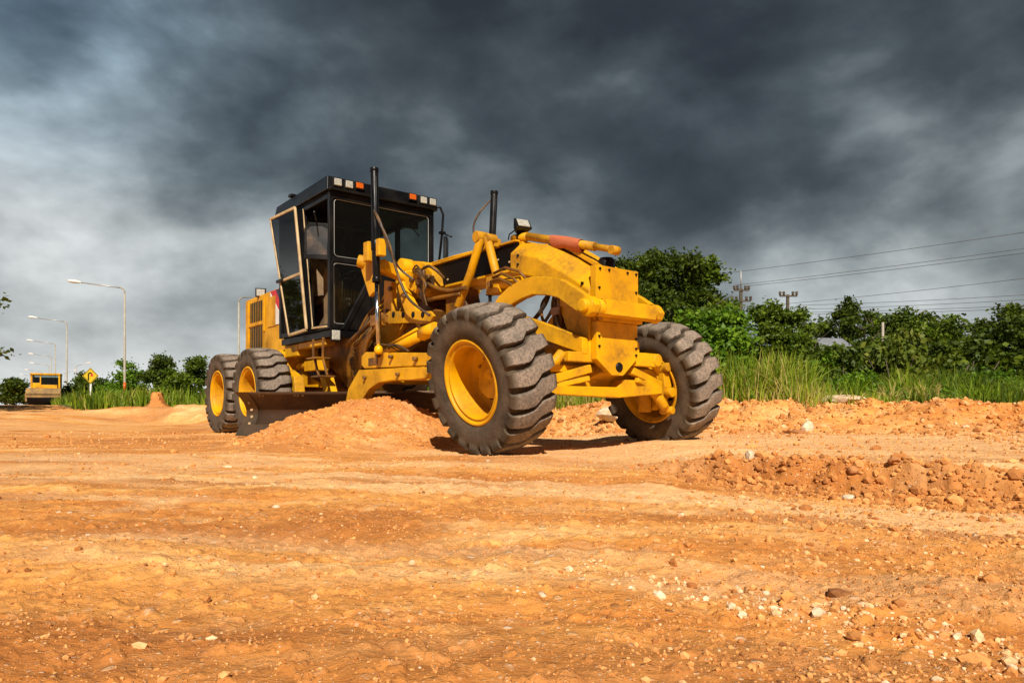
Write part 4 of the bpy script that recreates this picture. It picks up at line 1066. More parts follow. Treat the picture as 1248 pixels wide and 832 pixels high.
def limb_mesh(mb, p, d, L, r, depth, ends, spread=.6):
    p = Vector(p); d = Vector(d).normalized(); pts = [p]; q = p
    for i in range(4):
        d = (d+Vector((rnd.gauss(0, .10), rnd.gauss(0, .10), rnd.gauss(.02, .05)))).normalized(); q = q+d*L/4; pts.append(q)
    mb.tube(pts, [r*(1-.12*i) for i in range(5)], 7 if depth > 1 else 5)
    ends.append(q)
    if depth > 0:
        for k in range(3):
            dd = (d+Vector((rnd.gauss(0, spread), rnd.gauss(0, spread), rnd.gauss(.05, .25)))).normalized()
            limb_mesh(mb, pts[rnd.choice((3, 4, 4))], dd, L*rnd.uniform(.55, .8), r*.5, depth-1, ends, spread)
def tree(x, y, h, rx, label, leaf='leaf_mid', n=9000, size=.09, flat=.55, trunk_h=.35, blobs=9, seed=0, group=None, name='broadleaf_tree', spread=.6, droop=.1, ry=None):
    rnd.seed(seed+100)
    t = empty(name, (x, y, ground_z(x, y)-.05)); tag(t, label, 'tree', group)
    mb = MB(); ends = []
    mb.tube([(0, 0, 0), (rnd.gauss(0, .05)*h*.2, 0, h*trunk_h*.6), (rnd.gauss(0, .1), 0, h*trunk_h)], [h*.032, h*.024, h*.02], 9)
    for k in range(4):
        an = k*1.6+seed; limb_mesh(mb, (0, 0, h*trunk_h*.95), (math.cos(an)*.8, math.sin(an)*.8, .8), h*.25, h*.014, 2, ends, spread)
    mb.build('trunk', M['bark'], t)
    bl = []
    for k in range(blobs):
        an = rnd.uniform(0, 6.28); rr = rx*math.sqrt(rnd.random())*.72
        zz = h*(trunk_h+(1-trunk_h)*rnd.uniform(.25, .88))
        lim = math.sqrt(max(.05, 1-((zz/h-trunk_h)/(1-trunk_h)-.35)**2*1.6))
        s = rx*rnd.uniform(.26, .46)*(9/max(blobs, 9))**.35
        bl.append((rr*math.cos(an)*lim, rr*math.sin(an)*lim, min(zz, h-s*flat), s, s, s*flat))
    for e in ends[::3]: bl.append((e.x, e.y, e.z, rx*.16, rx*.16, rx*.12))
    bl.append((0, 0, h*.9, rx*.3, rx*.3, h*.09))
    V, Q, T = crown(bl, n, size, droop=droop)
    np_mesh('crown', V, Q, M[leaf], t, attr=T)
    return t
def from_px(px, Yd): return (px-624)/873*Yd
# big tree right behind the far front wheel
tree(from_px(812, 24), 24, 5.45, 2.35, 'tall dense dark green tree rising behind the far front wheel', 'leaf_dark', 40000, .072, .55, .22, 40, 3, spread=1.1)
tree(from_px(770, 27), 27, 5.2, 1.3, 'slim dark tree left of the tall one behind the front plate', 'leaf_dark', 12000, .07, .8, .25, 10, 5)
tree(from_px(862, 23), 23, 5.0, 1.0, 'loose branching tree with pale leaves right of the tall dark tree', 'leaf_mid', 8000, .07, .5, .3, 9, 9, spread=1.0)
tree(from_px(888, 17.5), 17.5, 2.5, 1.25, 'bright green leafy shrub tree at the grass edge beside the tyre', 'leaf_light', 15000, .075, .7, .05, 10, 11, name='shrub_tree')
tree(from_px(852, 18.5), 18.5, 2.6, 1.0, 'low bright green shrub tree under the tall dark tree', 'leaf_mid', 10000, .075, .7, .05, 8, 12, name='shrub_tree')
tree(from_px(940, 26), 26, 3.95, 1.55, 'flat topped spreading tree with layered dark branches', 'leaf_mid', 15000, .07, .28, .25, 10, 14, spread=1.0)
tree(from_px(975, 30), 30, 4.35, .9, 'small tree with one feathery branch pointing right', 'leaf_mid', 5000, .07, .25, .35, 6, 15, spread=1.2)
tree(from_px(1035, 38), 38, 6.0, .9, 'dark narrow tree standing above the shed roof', 'leaf_dark', 6000, .10, .45, .45, 6, 16, name='narrow_tree')
specs = [(1008, 42, 5.4, 1.9, 'leaf_dark', 'rounded dark tree directly left above the shed roof'), (1062, 44, 6.1, 1.9, 'leaf_mid', 'green tree right of the narrow dark tree in the far treeline'),
         (1096, 40, 5.7, 1.8, 'leaf_mid', 'rounded tree behind the yellowish shrub'), (1128, 46, 6.4, 2.2, 'leaf_dark', 'wide dark tree near the middle of the far right treeline'),
         (1165, 42, 5.6, 1.8, 'leaf_mid', 'mid green tree below the lowest wires'), (1198, 46, 5.9, 2.0, 'leaf_dark', 'dark dense tree second from the right edge'),
         (1236, 40, 6.0, 2.2, 'leaf_dark', 'tallest dark tree at the right edge of the treeline'), (1150, 55, 6.9, 2.6, 'leaf_mid', 'hazier green tree farthest back in the treeline'),
         (1275, 36, 5.6, 2.2, 'leaf_dark', 'dark tree cut by the right edge of the picture')]
for i, (px, yd, h, rx, lf, lb_) in enumerate(specs): tree(from_px(px, yd), yd, h, rx, lb_, lf, 9500, .11, .7, .12, 12, 30+i)
# undergrowth bushes
def bush_proto(seed, leaf, n=5200, size=.06):
    t = empty('bush', (0, 0, 0)); rnd.seed(seed); bl = []
    for k in range(9):
        an = rnd.uniform(0, 6.28); rr = rnd.uniform(0, .8); s = rnd.uniform(.3, .5)
        bl.append((rr*math.cos(an), rr*math.sin(an), rnd.uniform(.25, .85)*(1.15-rr*.6), s, s, s*.75))
    V, Q, T = crown(bl, n, size); np_mesh('foliage', V, Q, M[leaf], t, attr=T)
    mb = MB()
    for k in range(6): an = k*1.05; mb.tube([(0, 0, -.05), (.25*math.cos(an), .25*math.sin(an), .4), (.5*math.cos(an), .5*math.sin(an), .8)], [.02, .015, .008], 5)
    mb.build('stem', M['bark'], t); return t
protos = [bush_proto(1, 'leaf_mid'), bush_proto(2, 'leaf_dark'), bush_proto(3, 'leaf_light'), bush_proto(4, 'leaf_yellow', 3200)]
used = [False]*4
bpy.context.view_layer.update()
def bush(px, yd, s, k, label, group=None, zs=1.0):
    if not used[k]: o = protos[k]; used[k] = True
    else: o = copy_tree(protos[k])
    x = from_px(px, yd); o.location = (x, yd, ground_z(x, yd)); o.scale = (s, s, s*zs); o.rotation_euler = (0, 0, rnd.uniform(0, 6.28))
    tag(o, label, 'bush', group)
rnd.seed(5)
bush(1003, 24, 1.25, 1, 'dark bush directly in front of the shed wall', zs=1.1)
bush(1030, 23, 1.0, 0, 'green bush just right of the shed')
bush(984, 22, .9, 0, 'green bush just left of the shed')
bush(1092, 21, 1.45, 3, 'yellowish open shrub standing taller than the grass in front of the treeline', zs=1.35)
bush(1210, 17, .9, 2, 'bright green bush low at the right edge of the grass')
bush(1052, 16, .8, 2, 'small light green bush in the grass right of the shed')
for i in range(16):
    px = 888+i*23+rnd.uniform(-8, 8); yd = rnd.uniform(12.6, 16); bush(px, yd, rnd.uniform(.28, .5), rnd.choice((2, 2, 0)), 'one of the low leafy weeds mixed into the grass on the right bank', 'leafy weeds in the right hand grass', .9)
G_ = 'bushes massed under the right hand treeline'
for i in range(34):
    px = 905+i*11.5+rnd.uniform(-6, 6); yd = rnd.uniform(21, 33); bush(px, yd, rnd.uniform(1.3, 2.1)*yd/27, rnd.choice((0, 0, 1, 1, 2)), 'one of the dense green bushes massed under the right hand treeline', G_, rnd.uniform(.8, 1.15))
for i in range(16):
    px = 690+i*13+rnd.uniform(-6, 6); yd = rnd.uniform(17, 24)
    bush(px, yd, rnd.uniform(.8, 1.3), rnd.choice((0, 1, 2)), 'one of the low green bushes behind the front wheels', 'bushes behind the front wheels', .9)
for i in range(14):
    px = 400+i*20+rnd.uniform(-6, 6); yd = rnd.uniform(24, 32)
    bush(px, yd, rnd.uniform(.9, 1.4), rnd.choice((0, 1)), 'one of the green bushes seen under the grader frame', 'bushes behind the grader', .9)
for i in range(18):
    px = 128+i*8+rnd.uniform(-4, 4); yd = rnd.uniform(48, 58)
    bush(px, yd, rnd.uniform(1.0, 1.6), rnd.choice((0, 1, 2)), 'one of the bushes lining the verge on the left', 'bushes lining the left verge', .75)
# left trees
tree(from_px(16, 62), 62, 2.6, 1.25, 'dark round tree left of the road roller', 'leaf_dark', 7000, .12, .8, .1, 9, 60)
tree(from_px(101, 58), 58, 2.9, 1.5, 'dark low tree behind the yellow diamond sign', 'leaf_dark', 6000, .12, .8, .08, 9, 61)
tree(from_px(152, 52), 52, 3.5, 1.5, 'pale feathery tree behind the tall lamp post', 'leaf_light', 5000, .10, .6, .15, 10, 62)
tree(from_px(196, 50), 50, 3.7, 1.15, 'flat topped dark tree left of the tandem wheels', 'leaf_dark', 8000, .10, .35, .25, 8, 63)
tree(from_px(212, 48), 48, 2.7, 1.3, 'broad low green tree beside the flat topped tree', 'leaf_mid', 6000, .10, .6, .1, 8, 64)
tree(from_px(244, 52), 52, 3.8, 1.3, 'loose tree just left of the rear wheel', 'leaf_mid', 5000, .10, .5, .25, 8, 65)
tree(from_px(122, 64), 64, 2.6, 1.2, 'small dark tree between sign and lamp post', 'leaf_dark', 5000, .12, .6, .15, 7, 66)
t = empty('palm', (from_px(289, 40), 40, ground_z(from_px(289, 40), 40))); tag(t, 'palm like plant with fanned leaves above the tandem wheels', 'palm')
fv = []; fq = []
mb = MB(); mb.tube([(0, 0, 0), (0, 0, 2.1)], [.12, .09], 8); mb.build('trunk', M['bark'], t)
C = []
for k in range(16):
    an = k*2.4; el = rnd.uniform(.1, 1.0)
    for q in range(26):
        u = q/25*1.1; C.append((u*math.cos(an)*math.cos(el), u*math.sin(an)*math.cos(el), 2.1+u*math.sin(el)*1.3-u*u*.55))
V, Q = leaves(np.array(C), .14, .2, .2); np_mesh('crown', V, Q, M['leaf_mid'], t, attr=rng.random(len(Q)))
# tree whose twigs reach in at the left edge
t = empty('broadleaf_tree', (-17.6, 20, ground_z(-17.6, 20))); tag(t, 'leafy twigs reaching in at the left edge of the picture', 'tree')
mb = MB(); mb.tube([(0, 0, 0), (0, 0, 2.0), (.2, 0, 4.6)], [.14, .11, .05], 9)
mb.tube([(0, 0, 1.9), (1.4, 0, 2.15), (3.15, .1, 1.72)], [.05, .03, .008], 6); mb.tube([(.1, 0, 2.6), (1.5, 0, 3.1), (2.9, .1, 3.15)], [.05, .03, .01], 6); mb.tube([(.05, 0, 1.8), (1.5, 0, 1.9), (3.1, .1, 1.35)], [.04, .02, .006], 6)
mb.build('trunk', M['bark'], t)
V, Q, T = crown([(0, 0, 4, 1.3, 1.3, .9), (-.6, 0, 3, 1.2, 1.2, .9), (.9, 0, 4.6, .9, .9, .6), (1.6, 0, 3.2, .9, .7, .35), (1.4, 0, 2.0, .9, .7, .3)], 8000, .08)
V2, Q2, T2 = crown([(3.08, .1, 3.16, .24, .2, .09), (3.15, .1, 1.76, .24, .2, .10), (3.2, .1, 1.40, .18, .15, .05)], 150, .075)
np_mesh('crown', np.concatenate([V, V2]), np.concatenate([Q, Q2+len(V)]), M['leaf_mid'], t, attr=np.concatenate([T, T2]))

# grass
def grass(name, xy, hmin, hmax, wid, label, lean=.35, bias=None):
    n = len(xy); x, y = xy[:, 0], xy[:, 1]; z = ground_h(x, y)
    H = rng.uniform(hmin, hmax, n)*(.45+1.5*np.clip(fbm(x*.7, y*.7, 4)*1.5+.35, 0, 1)); an = rng.uniform(0, 6.28, n); ln = rng.gamma(2, lean/2, n)
    dx, dy = np.cos(an)*ln*H, np.sin(an)*ln*H; wa = rng.uniform(0, 6.28, n); wx, wy = np.cos(wa)*wid, np.sin(wa)*wid
    def P(t, w): return np.stack([x+dx*t*t+wx*w, y+dy*t*t+wy*w, z+H*t*(1-.25*ln*t)], -1)
    V = np.stack([P(0, -1), P(0, 1), P(.5, -.8), P(.5, .8), P(.82, -.45), P(.82, .45), P(1, -.05), P(1, .05)], 1).reshape(-1, 3)
    b = np.arange(n)[:, None]*8
    Q = np.concatenate([b+[0, 1, 3, 2], b+[2, 3, 5, 4], b+[4, 5, 7, 6]], 1).reshape(-1, 4)
    T = np.repeat(np.clip(rng.beta(2, 3, n)+.8*fbm(x*.6, y*.6, 4)+(rng.random(n) < .08)*.6, 0, 1), 3)
    o = np_mesh(name, V, Q, M['grass'], attr=T); tag(o, kind='stuff'); o['label'] = label; return o
def gpts(n, x0, x1, y0, y1, cond):
    x = rng.uniform(x0, x1, n); y = rng.uniform(y0, y1, n); k = cond(x, y); return np.stack([x[k], y[k]], -1)
grass('grass', gpts(200000, -3, 22, 8.5, 24, lambda x, y: (seg_dist(x, y, BANK) > 2.0+1.3*fbm(x*1.3, y*1.3, 4)) & (x < .80*y) & (rng.random(len(x)) < 1.15-(y-10)*.045)), .16, .58, .010, 'tall green grass along the top of the right hand bank')
grass('short_grass', gpts(90000, 0, 18, 8.5, 20, lambda x, y: (seg_dist(x, y, BANK) > 1.75+1.2*fbm(x*1.5, y*1.5, 4)) & (seg_dist(x, y, BANK) < 4) & (x < .8*y)), .08, .3, .010, 'short grass creeping over the bank edge')
grass('verge_grass', gpts(170000, -40, -2, 20, 56, lambda x, y: (seg_dist(x, y, BANK) > 2.3) & (x > -.665*y+1.2) & (x < -.1*y)), .14, .44, .022, 'overgrown grass on the left verge', .3)
def tuft(x, y, n, h, label, spread=.25, lean=.55, tone=.7, name='grass_tuft'):
    a = rng.normal(size=(n, 2))*spread*.35; xx, yy = a[:, 0], a[:, 1]
    H = h*rng.uniform(.5, 1.1, n); an = rng.uniform(0, 6.28, n); ln = rng.gamma(2, lean/2, n)
    dx, dy = np.cos(an)*ln*H*.8, np.sin(an)*ln*H*.8; wa = rng.uniform(0, 6.28, n); wx, wy = np.cos(wa)*.010, np.sin(wa)*.010
    def P(t, w): return np.stack([xx+dx*t*t+wx*w, yy+dy*t*t+wy*w, H*t*(1-.38*ln*t*t)], -1)
    ts = [0, .35, .65, .87, 1]; ws = [1, 1, .8, .5, .06]
    V = np.stack([p for t, w in zip(ts, ws) for p in (P(t, -w), P(t, w))], 1).reshape(-1, 3)
    b = np.arange(n)[:, None]*10
    Q = np.concatenate([b+[2*i, 2*i+1, 2*i+3, 2*i+2] for i in range(4)], 1).reshape(-1, 4)
    o = np_mesh(name, V, Q, M['grass'], attr=np.repeat(np.clip(rng.normal(tone, .13, n), 0, 1), 4))
    o.location = (x, y, ground_z(x, y)-.02); return tag(o, label, 'grass tuft')
tuft(from_px(955, 12.6), 12.6, 420, 1.15, 'tallest bright yellow green grass tuft on the bank', .35, .5, .72)
tuft(from_px(985, 13.2), 13.2, 260, 1.1, 'upright grass tuft right behind the tallest bright one', .3, .35, .6)
tuft(from_px(905, 13), 13, 260, .95, 'green grass tuft leaning beside the front tyre', .4, .7, .55)
tuft(from_px(1082, 11.9), 11.9, 200, .62, 'dry straw coloured drooping tuft at the bank edge', .2, 1.2, 1.0)
tuft(from_px(1128, 11.3), 11.3, 200, .6, 'dry brownish tuft right of the straw coloured one', .25, 1.0, .97)
tuft(from_px(1040, 13), 13, 220, .8, 'mid green tuft between the slab stone and the dry tufts', .4, .5, .5)
tuft(from_px(1190, 11.5), 11.5, 200, .7, 'green tuft near the right edge of the bank', .4, .6, .5)
tuft(from_px(1105, 13.2), 13.2, 220, .95, 'tall thin grass tuft behind the dry tufts', .4, .4, .62)

# ------------------------------------------------------------------ street lamps
def lamp(x, y, H, side, label, group, arm=3.0, rise=.45, first=[None]):
    t = empty('street_lamp', (x, y, ground_z(x, y)-.3)); tag(t, label, 'street lamp', group)
    H += .3
    m = MB(); m.tube([(0, 0, 0), (0, 0, .9), (0, 0, H-.75)], [.10, .085, .055], 10)
    pts = [(0, 0, H-.75)]
    for k in range(1, 7):
        a = k/6*R(78); pts.append((side*.35*(1-math.cos(a)), 0, H-.75+.35*math.sin(a)))
    m.tube(pts, .05, 8); m.build('post', M['concrete'], t)
    m = MB(); m.tube([pts[-1], (side*arm, 0, H-.40+rise)], [.045, .035], 8); m.build('arm', M['galv'], t)
    hx, hz = side*arm, H-.38+rise
    m = MB(); vs = []; fs = []; n = 12
    for i, (u, rw, rh) in enumerate(((-.1, .04, .04), (.05, .10, .08), (.3, .17, .12), (.55, .18, .12), (.75, .12, .08), (.85, .02, .02))):
        for k in range(n):
            an = 2*math.pi*k/n; vs.append((hx+side*u, rw*math.cos(an), hz+rh*math.sin(an)+u*.12))
    for i in range(5):
        for k in range(n): fs.append((i*n+k, i*n+(k+1) % n, i*n+n+(k+1) % n, i*n+n+k))
    m.add(vs, fs, True); m.build('lamp_head', M['white'], t)
    return t
GL = 'street lamps in a row receding on the left'
lab = ['tallest and nearest street lamp of the left row with orange band near its base', 'second nearest street lamp of the row, right behind the roller', 'third street lamp of the receding row',
       'fourth street lamp of the receding row', 'fifth street lamp of the receding row, small and faint', 'sixth street lamp of the receding row above the roller cab', 'farthest tiny street lamp left of the roller']
base = [(152, 48), (81.5, 71), (67.5, 95), (62.5, 118), (59.5, 142), (50, 166), (42, 190)]
for (px, yd), l in zip(base, lab):
    lt = lamp(from_px(px, yd), yd, .437+(498-(345 if yd == 48 else 498-8.95/yd*873))/873*yd-ground_z(from_px(px, yd), yd)+.1, -1, l, GL, rise=.35)
    if yd == 48:
        m = MB(); m.tube([(0, 0, 1.35), (0, 0, 1.95)], .092, 12); m.build('reflective_band', M['lens_orange'], lt)
lamp(from_px(291, 53), 53, 8.6, 1, 'slim street lamp behind the engine hood with its arm reaching to the cab', 'street lamps facing right', arm=2.4, rise=.1)
for px, yd, l in ((93, 139, 'tiny street lamp facing right, above the diamond sign'), (79, 165, 'tiny lower street lamp facing right, left of the diamond sign')):
    lamp(from_px(px, yd), yd, 8.6, 1, l, 'street lamps facing right', arm=2.0)

# ------------------------------------------------------------------ road sign
xs_, ys_ = from_px(111, 48), 48
t = empty('road_sign', (xs_, ys_, ground_z(xs_, ys_))); tag(t, 'yellow diamond warning sign with a black hooked arrow on a white post', 'road sign')
H = 1.75
m = MB(); m.box(-.06, .06, -.05, .05, -.2, H+.2); m.build('post', M['white'], t)
s = .55
m = MB(); m.prism([(0, H+.0-s+.35), (s, H+.35), (0, H+.35+s), (-s, H+.35)], 'y', -.075, -.055); pl = m.build('sign_plate', lens('sign_yellow', (.90,.62,.01), .5), t)
m = MB()
arc = [(-.13, H+.05), (-.13, H+.42)]+[(-.13+.11*(1-math.cos(a)), H+.42+.13*math.sin(a)) for a in np.linspace(0, math.pi, 9)]+[(.09, H+.36)]
for a, b in zip(arc[:-1], arc[1:]): m.bar((a[0], -.082, a[1]), (b[0], -.082, b[1]), .012, .08)
m.build('arrow', M['black'], pl)
m = MB(); m.prism([(.0, H+.33), (.20, H+.33), (.13, H+.52), (.10, H+.56)], 'y', -.092, -.084); m.build('arrow_head', M['red'], pl)
m = MB(); ed = [(0, H+.35-s*.9), (s*.9, H+.35), (0, H+.35+s*.9), (-s*.9, H+.35)]
for i in range(4): a, b = ed[i], ed[(i+1) % 4]; m.bar((a[0], -.079, a[1]), (b[0], -.079, b[1]), .006, .03)
m.build('border', M['black'], pl)

# ------------------------------------------------------------------ road roller far left
M['mud'] = worn('dull_yellow', (.62,.36,.02), (.45,.24,.02), .55, dirt=(.2,.1,.04), dirt_amt=.6)
xr, yr = from_px(56, 55), 55
t = empty('road_roller', (xr, yr, ground_z(xr, yr)+.02), (0, 0, R(27))); tag(t, 'distant yellow road roller with open windowed cab facing the camera', 'road roller'); t.scale = (.86, .86, 1.0)
m = MB(); m.prism([(-1.8, .92), (-1.85, 1.25), (-1.5, 1.42), (-.6, 1.42), (-.6, .8)], 'y', -0.0001, 0.0001); m = MB()
m.box(-1.32, 1.32, -1.95, -1.80, .72, 1.05); m.prism([(-1.95, .85), (-1.95, 1.05), (-1.55, 1.42), (-.55, 1.45), (-.55, .85)], 'x', -1.28, 1.28)
m.box(-1.33, -1.18, -1.9, -.5, .42, .95); m.box(1.18, 1.33, -1.9, -.5, .42, .95); m.build('drum_frame', worn('muddy_yellow', (.34,.20,.05), (.17,.10,.045), .7, dirt=(.20,.12,.06), dirt_amt=.8), t, .02)
m = MB(); m.lathe([(.3, -1.15), (.70, -1.15), (.72, -1.12), (.72, 1.12), (.70, 1.15), (.3, 1.15)], 40, (0, -1.2, .72), 'x'); m.build('drum', M['plate'], t)
m = MB(); m.box(-1.1, 1.1, -.55, .6, .7, 1.45); m.box(-.9, .9, .6, 2.4, .7, 1.55); m.build('body', Y, t, .03)
m = MB()
for x_, y_ in ((-1.05, -.35), (1.05, -.35), (-1.05, 1.0), (1.05, 1.0)): m.box(x_-.07, x_+.07, y_-.07, y_+.07, 1.45, 2.5)
m.box(-1.15, 1.15, -.5, 1.15, 2.46, 2.60); m.box(-1.0, -.35, -.36, -.30, 1.45, 1.85); m.box(-.42, .9, -.36, -.30, 1.45, 1.72); m.box(-.42, -.32, -.38, -.30, 1.45, 2.46)
cb = m.build('cab', Y, t, .02)
m = MB(); m.box(-1.0, 1.0, .2, .9, 1.46, 2.3); m.build('cab_dark_block', M['black'], t)  # solid black block added in place of the cab's inner shade
m = MB(); m.box(-1.0, -.42, -.34, -.33, 1.85, 2.46); m.box(-.32, 1.0, -.34, -.33, 1.72, 2.46); m.build('windshield', M['glass'], cb)
m = MB(); m.box(-.35, .25, .3, .8, 1.45, 2.05); m.build('seat', M['black'], t, .05)
for s_ in (-1, 1):
    m = MB(); m.lathe([(.3, s_*.95), (.70, s_*.98), (.75, s_*1.05), (.75, s_*1.30), (.68, s_*1.38), (.35, s_*1.36), (.3, s_*1.2)], 32, (0, 1.5, .75), 'x'); m.build('wheel', M['tyre'], t)

# ------------------------------------------------------------------ power line
def pole(px, yd, top, arms, label, tip=True, w=.8):
    x = from_px(px, yd); z0 = ground_z(x, yd); t = empty('utility_pole', (x, yd, z0)); tag(t, label, 'utility pole', None); ht = .437+(498-top)/873*yd-z0
    body_top = .437+(498-arms[0])/873*yd-z0+.15
    m = MB(); m.box(-.11, .11, -.11, .11, 0, body_top) ; m.build('post', M['bark'], t, .01)
    if tip: m = MB(); m.tube([(0, 0, body_top), (0, 0, ht)], .06, 6); m.build('rod', M['galv'], t)
    for i, ay in enumerate(arms):
        z = .437+(498-ay)/873*yd-z0; m = MB(); m.box(-w*(1 if i else .8), w*(1 if i else .8), -.19, -.112, z-.07, z+.07); ar = m.build('cross_arm', M['bark'], t)
        for q in (-1, -.55, .55, 1):
            m = MB(); xx = q*w*(.95 if i else .75); m.lathe([(.04, z+.07), (.13, z+.1), (.08, z+.2), (.14, z+.28), (.09, z+.38), (0, z+.42)], 10, (xx, -.15, 0), 'z'); m.build('insulator', M['bark'], ar)
    return t
pole(903, 60, 330, (354, 367), 'tall concrete utility pole with two crossarms and a lightning rod')
pole(960, 62, 357, (361,), 'second utility pole with one crossarm just above the spreading tree', False, .95)
x0 = from_px(1076, 36); t = empty('post', (x0, 36, ground_z(x0, 36))); m = MB(); m.tube([(0, 0, 0), (0, 0, 4.4)], [.07, .06], 10); m.build('shaft', M['concrete'], t); tag(t, 'short pinkish concrete post among the treeline leaves', 'post')
M['wire'] = worn('wire_metal', (.05,.05,.052), (.04,.04,.04), .7, scale=1)
def wire(a, b, sag, label, group='overhead wires on the right'):
    a = Vector(a); b = Vector(b); P = [a.lerp(b, t)-Vector((0, 0, sag*4*t*(1-t))) for t in np.linspace(0, 1, 25)]
    o = MB().tube(P, .017, 5).build('overhead_wire', M['wire']); tag(o, label, 'wire', group)
wire((19.2, 60, 11.95), (47, 34, 12.4), .25, 'topmost overhead wire rising to the right edge')
wire((18.7, 59.8, 10.75), (47, 34, 11.4), .25, 'upper wire of the close pair on the first crossarm')
wire((19.9, 59.8, 10.70), (47.6, 34, 11.1), .25, 'lower wire of the close pair on the first crossarm')
wire((12.0, 66, 12.2), (19.2, 60, 11.95), .1, 'short wire running left from the pole top behind the tree')
wire((23.2, 61.8, 9.45), (50, 36, 10.3), .35, 'single middle wire from the second pole')
wire((24.5, 61.8, 9.35), (52, 38, 8.5), .4, 'upper of the four low wires above the treeline')
wire((24.8, 62.5, 9.1), (52, 38, 8.15), .4, 'second of the four low wires above the treeline')
wire((25.2, 63, 8.9), (52, 38, 7.6), .4, 'third of the four low wires above the treeline')
wire((25.6, 63.5, 8.8), (52, 38, 7.3), .4, 'lowest wire just over the tree tops')

# ------------------------------------------------------------------ shed
xh, yh = from_px(1004, 35), 35
t = empty('shed', (xh, yh, ground_z(xh, yh)), (0, 0, R(18))); tag(t, 'small shed with a weathered grey metal roof half hidden by bushes', 'shed')
m = MB(); m.box(-.9, .9, -.7, .7, 0, 2.95); m.build('wall', M['wall'], t, .01)
m = MB()
for k in range(22):
    x_ = -1.05+k*.1; z_ = .015*(k % 2)
    m.add([(x_, -.95, 2.93+z_), (x_+.1, -.95, 2.93+.015*((k+1) % 2)), (x_+.1, 0, 3.55+.015*((k+1) % 2)), (x_, 0, 3.55+z_), (x_, .95, 2.93+z_), (x_+.1, .95, 2.93+.015*((k+1) % 2))], [(0,1,2,3), (3,2,5,4)])
o = m.build('roof', M['roofing'], t, fix=False); md = o.modifiers.new('s', 'SOLIDIFY'); md.thickness = .03
m = MB(); m.box(-.3, .3, -.712, -.702, 0, 1.9); m.build('door', M['bark'], t)

# ------------------------------------------------------------------ sky, sun, camera
SUN = Vector((.06, -.76, .65)).normalized()
el = math.asin(SUN.z); az = math.atan2(SUN.x, SUN.y)
w = bpy.data.worlds.new('World'); scene.world = w; w.use_nodes = True
nt = w.node_tree; nt.nodes.clear(); out = nt.nodes.new('ShaderNodeOutputWorld')
sky = nt.nodes.new('ShaderNodeTexSky'); sky.sky_type = 'NISHITA'; sky.sun_disc = False; sky.sun_elevation = el; sky.sun_rotation = az
bg1 = nd(nt, 'ShaderNodeBackground', Strength=.09); nt.links.new(sky.outputs[0], bg1.inputs[0])
tc = nt.nodes.new('ShaderNodeTexCoord'); sp = nt.nodes.new('ShaderNodeSeparateXYZ'); nt.links.new(tc.outputs['Generated'], sp.inputs[0])
zc = math_(nt, 'MAXIMUM', sp.outputs[2], 0.0)
mp = nt.nodes.new('ShaderNodeMapping'); mp.inputs['Rotation'].default_value = (R(10), R(26), R(8)); mp.inputs['Scale'].default_value = (1.0, 1.0, 1.7); mp.inputs['Location'].default_value = (0.2, 3.3, 11.5)
nt.links.new(tc.outputs['Generated'], mp.inputs['Vector'])
nA = noise(nt, mp.outputs[0], 1.7, 4, .5, .1); nB = noise(nt, mp.outputs[0], 4.6, 8, .50, .1); nC = noise(nt, mp.outputs[0], 12, 7, .55, .1)
xa = math_(nt, 'ADD', math_(nt, 'MULTIPLY', sp.outputs[0], .5), .5)
cl = math_(nt, 'ADD', math_(nt, 'ADD', math_(nt, 'MULTIPLY', nA.outputs[0], .50), math_(nt, 'MULTIPLY', nB.outputs[0], .43)), math_(nt, 'MULTIPLY', nC.outputs[0], .07))
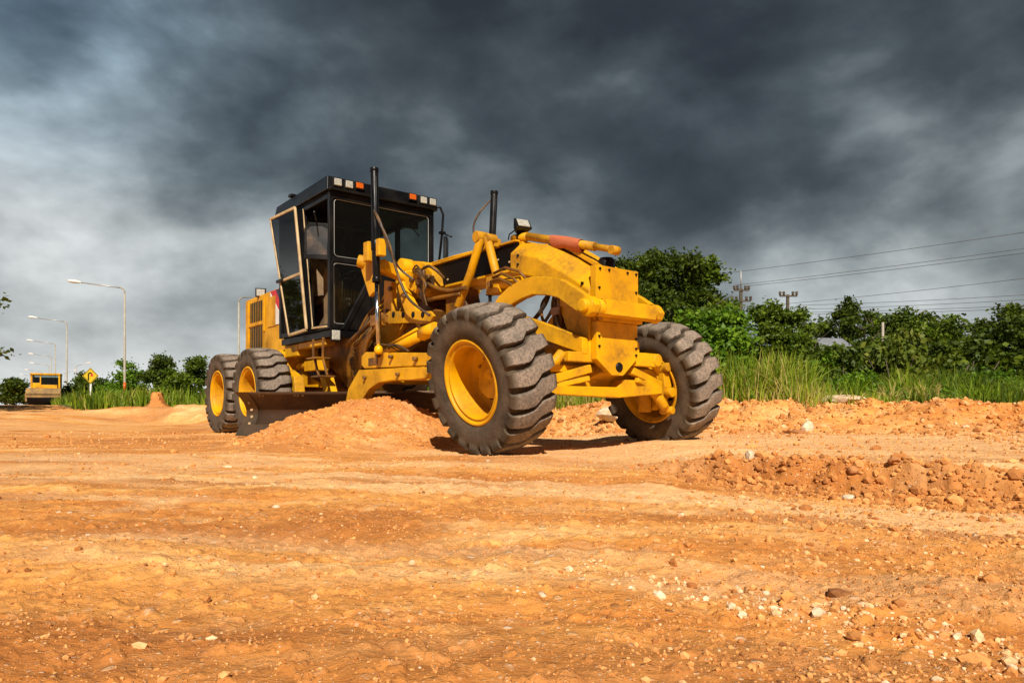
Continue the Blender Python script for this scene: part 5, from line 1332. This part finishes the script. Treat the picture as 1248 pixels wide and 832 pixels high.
# bank of storm cloud: density rises with height and towards the right, torn by the noise
zt = math_(nt, 'ADD', math_(nt, 'ADD', zc, math_(nt, 'MULTIPLY', math_(nt, 'ADD', sp.outputs[0], .05), .10)), math_(nt, 'MULTIPLY', math_(nt, 'SUBTRACT', .5, cl), 1.15))
colr = ramp(nt, [(0, (.62,.645,.64)), (.08, (.50,.525,.525)), (.17, (.335,.362,.366)), (.25, (.20,.227,.235)), (.33, (.106,.127,.136)), (.42, (.052,.065,.074)), (.54, (.027,.034,.042)), (.8, (.020,.026,.033)), (1, (.05,.07,.09))], zt).outputs[0]
fineg = ramp(nt, [(.36, .80), (.50, 1.0), (.64, 1.28)], nB.outputs[0]).outputs[0]
colr = mixc(nt, 1.0, colr, fineg, 'MULTIPLY')
left_ = ramp(nt, [(.24, 1.0), (.42, 0.0)], xa).outputs[0]; up_ = ramp(nt, [(.22, 0.0), (.42, 1.0)], zc).outputs[0]
colr = mixc(nt, math_(nt, 'MULTIPLY', left_, up_), colr, mixc(nt, 1.0, colr, (1.0,1.25,1.5), 'MULTIPLY'))
back_dim = ramp(nt, [(.40, .45), (.62, 1.0)], math_(nt, 'ADD', math_(nt, 'MULTIPLY', sp.outputs[1], .5), .5)).outputs[0]  # unseen sky behind the camera darkened to cut the fill light
colr = mixc(nt, 1.0, colr, back_dim, 'MULTIPLY')
bg2 = nd(nt, 'ShaderNodeBackground', Strength=1.0); nt.links.new(colr, bg2.inputs[0])
mx = nt.nodes.new('ShaderNodeMixShader'); mx.inputs[0].default_value = .97
nt.links.new(bg1.outputs[0], mx.inputs[1]); nt.links.new(bg2.outputs[0], mx.inputs[2]); nt.links.new(mx.outputs[0], out.inputs[0])
sl = bpy.data.lights.new('sun', 'SUN'); sl.energy = 5.0; sl.angle = R(.6); sl.color = (1, .93, .82)
so = bpy.data.objects.new('sun', sl); COL.objects.link(so); so.rotation_euler = (-SUN).to_track_quat('-Z', 'Y').to_euler(); so.location = (2, -10, 12)
cd = bpy.data.cameras.new('camera'); cam = bpy.data.objects.new('camera', cd); COL.objects.link(cam)
cd.sensor_width = 36; cd.lens = 873/1248*36; cd.shift_y = (498-416)/1248; cd.clip_start = .05; cd.clip_end = 3000
cam.location = (0, 0, .437); cam.rotation_euler = (R(90), 0, 0); scene.camera = cam
scene.view_settings.view_transform = 'Standard'; scene.view_settings.look = 'None'; scene.view_settings.gamma = 1; scene.view_settings.exposure = 0.3
scene.render.engine = 'CYCLES'; scene.cycles.max_bounces = 6; scene.cycles.diffuse_bounces = 2; scene.cycles.transparent_max_bounces = 12; scene.cycles.use_denoising = True
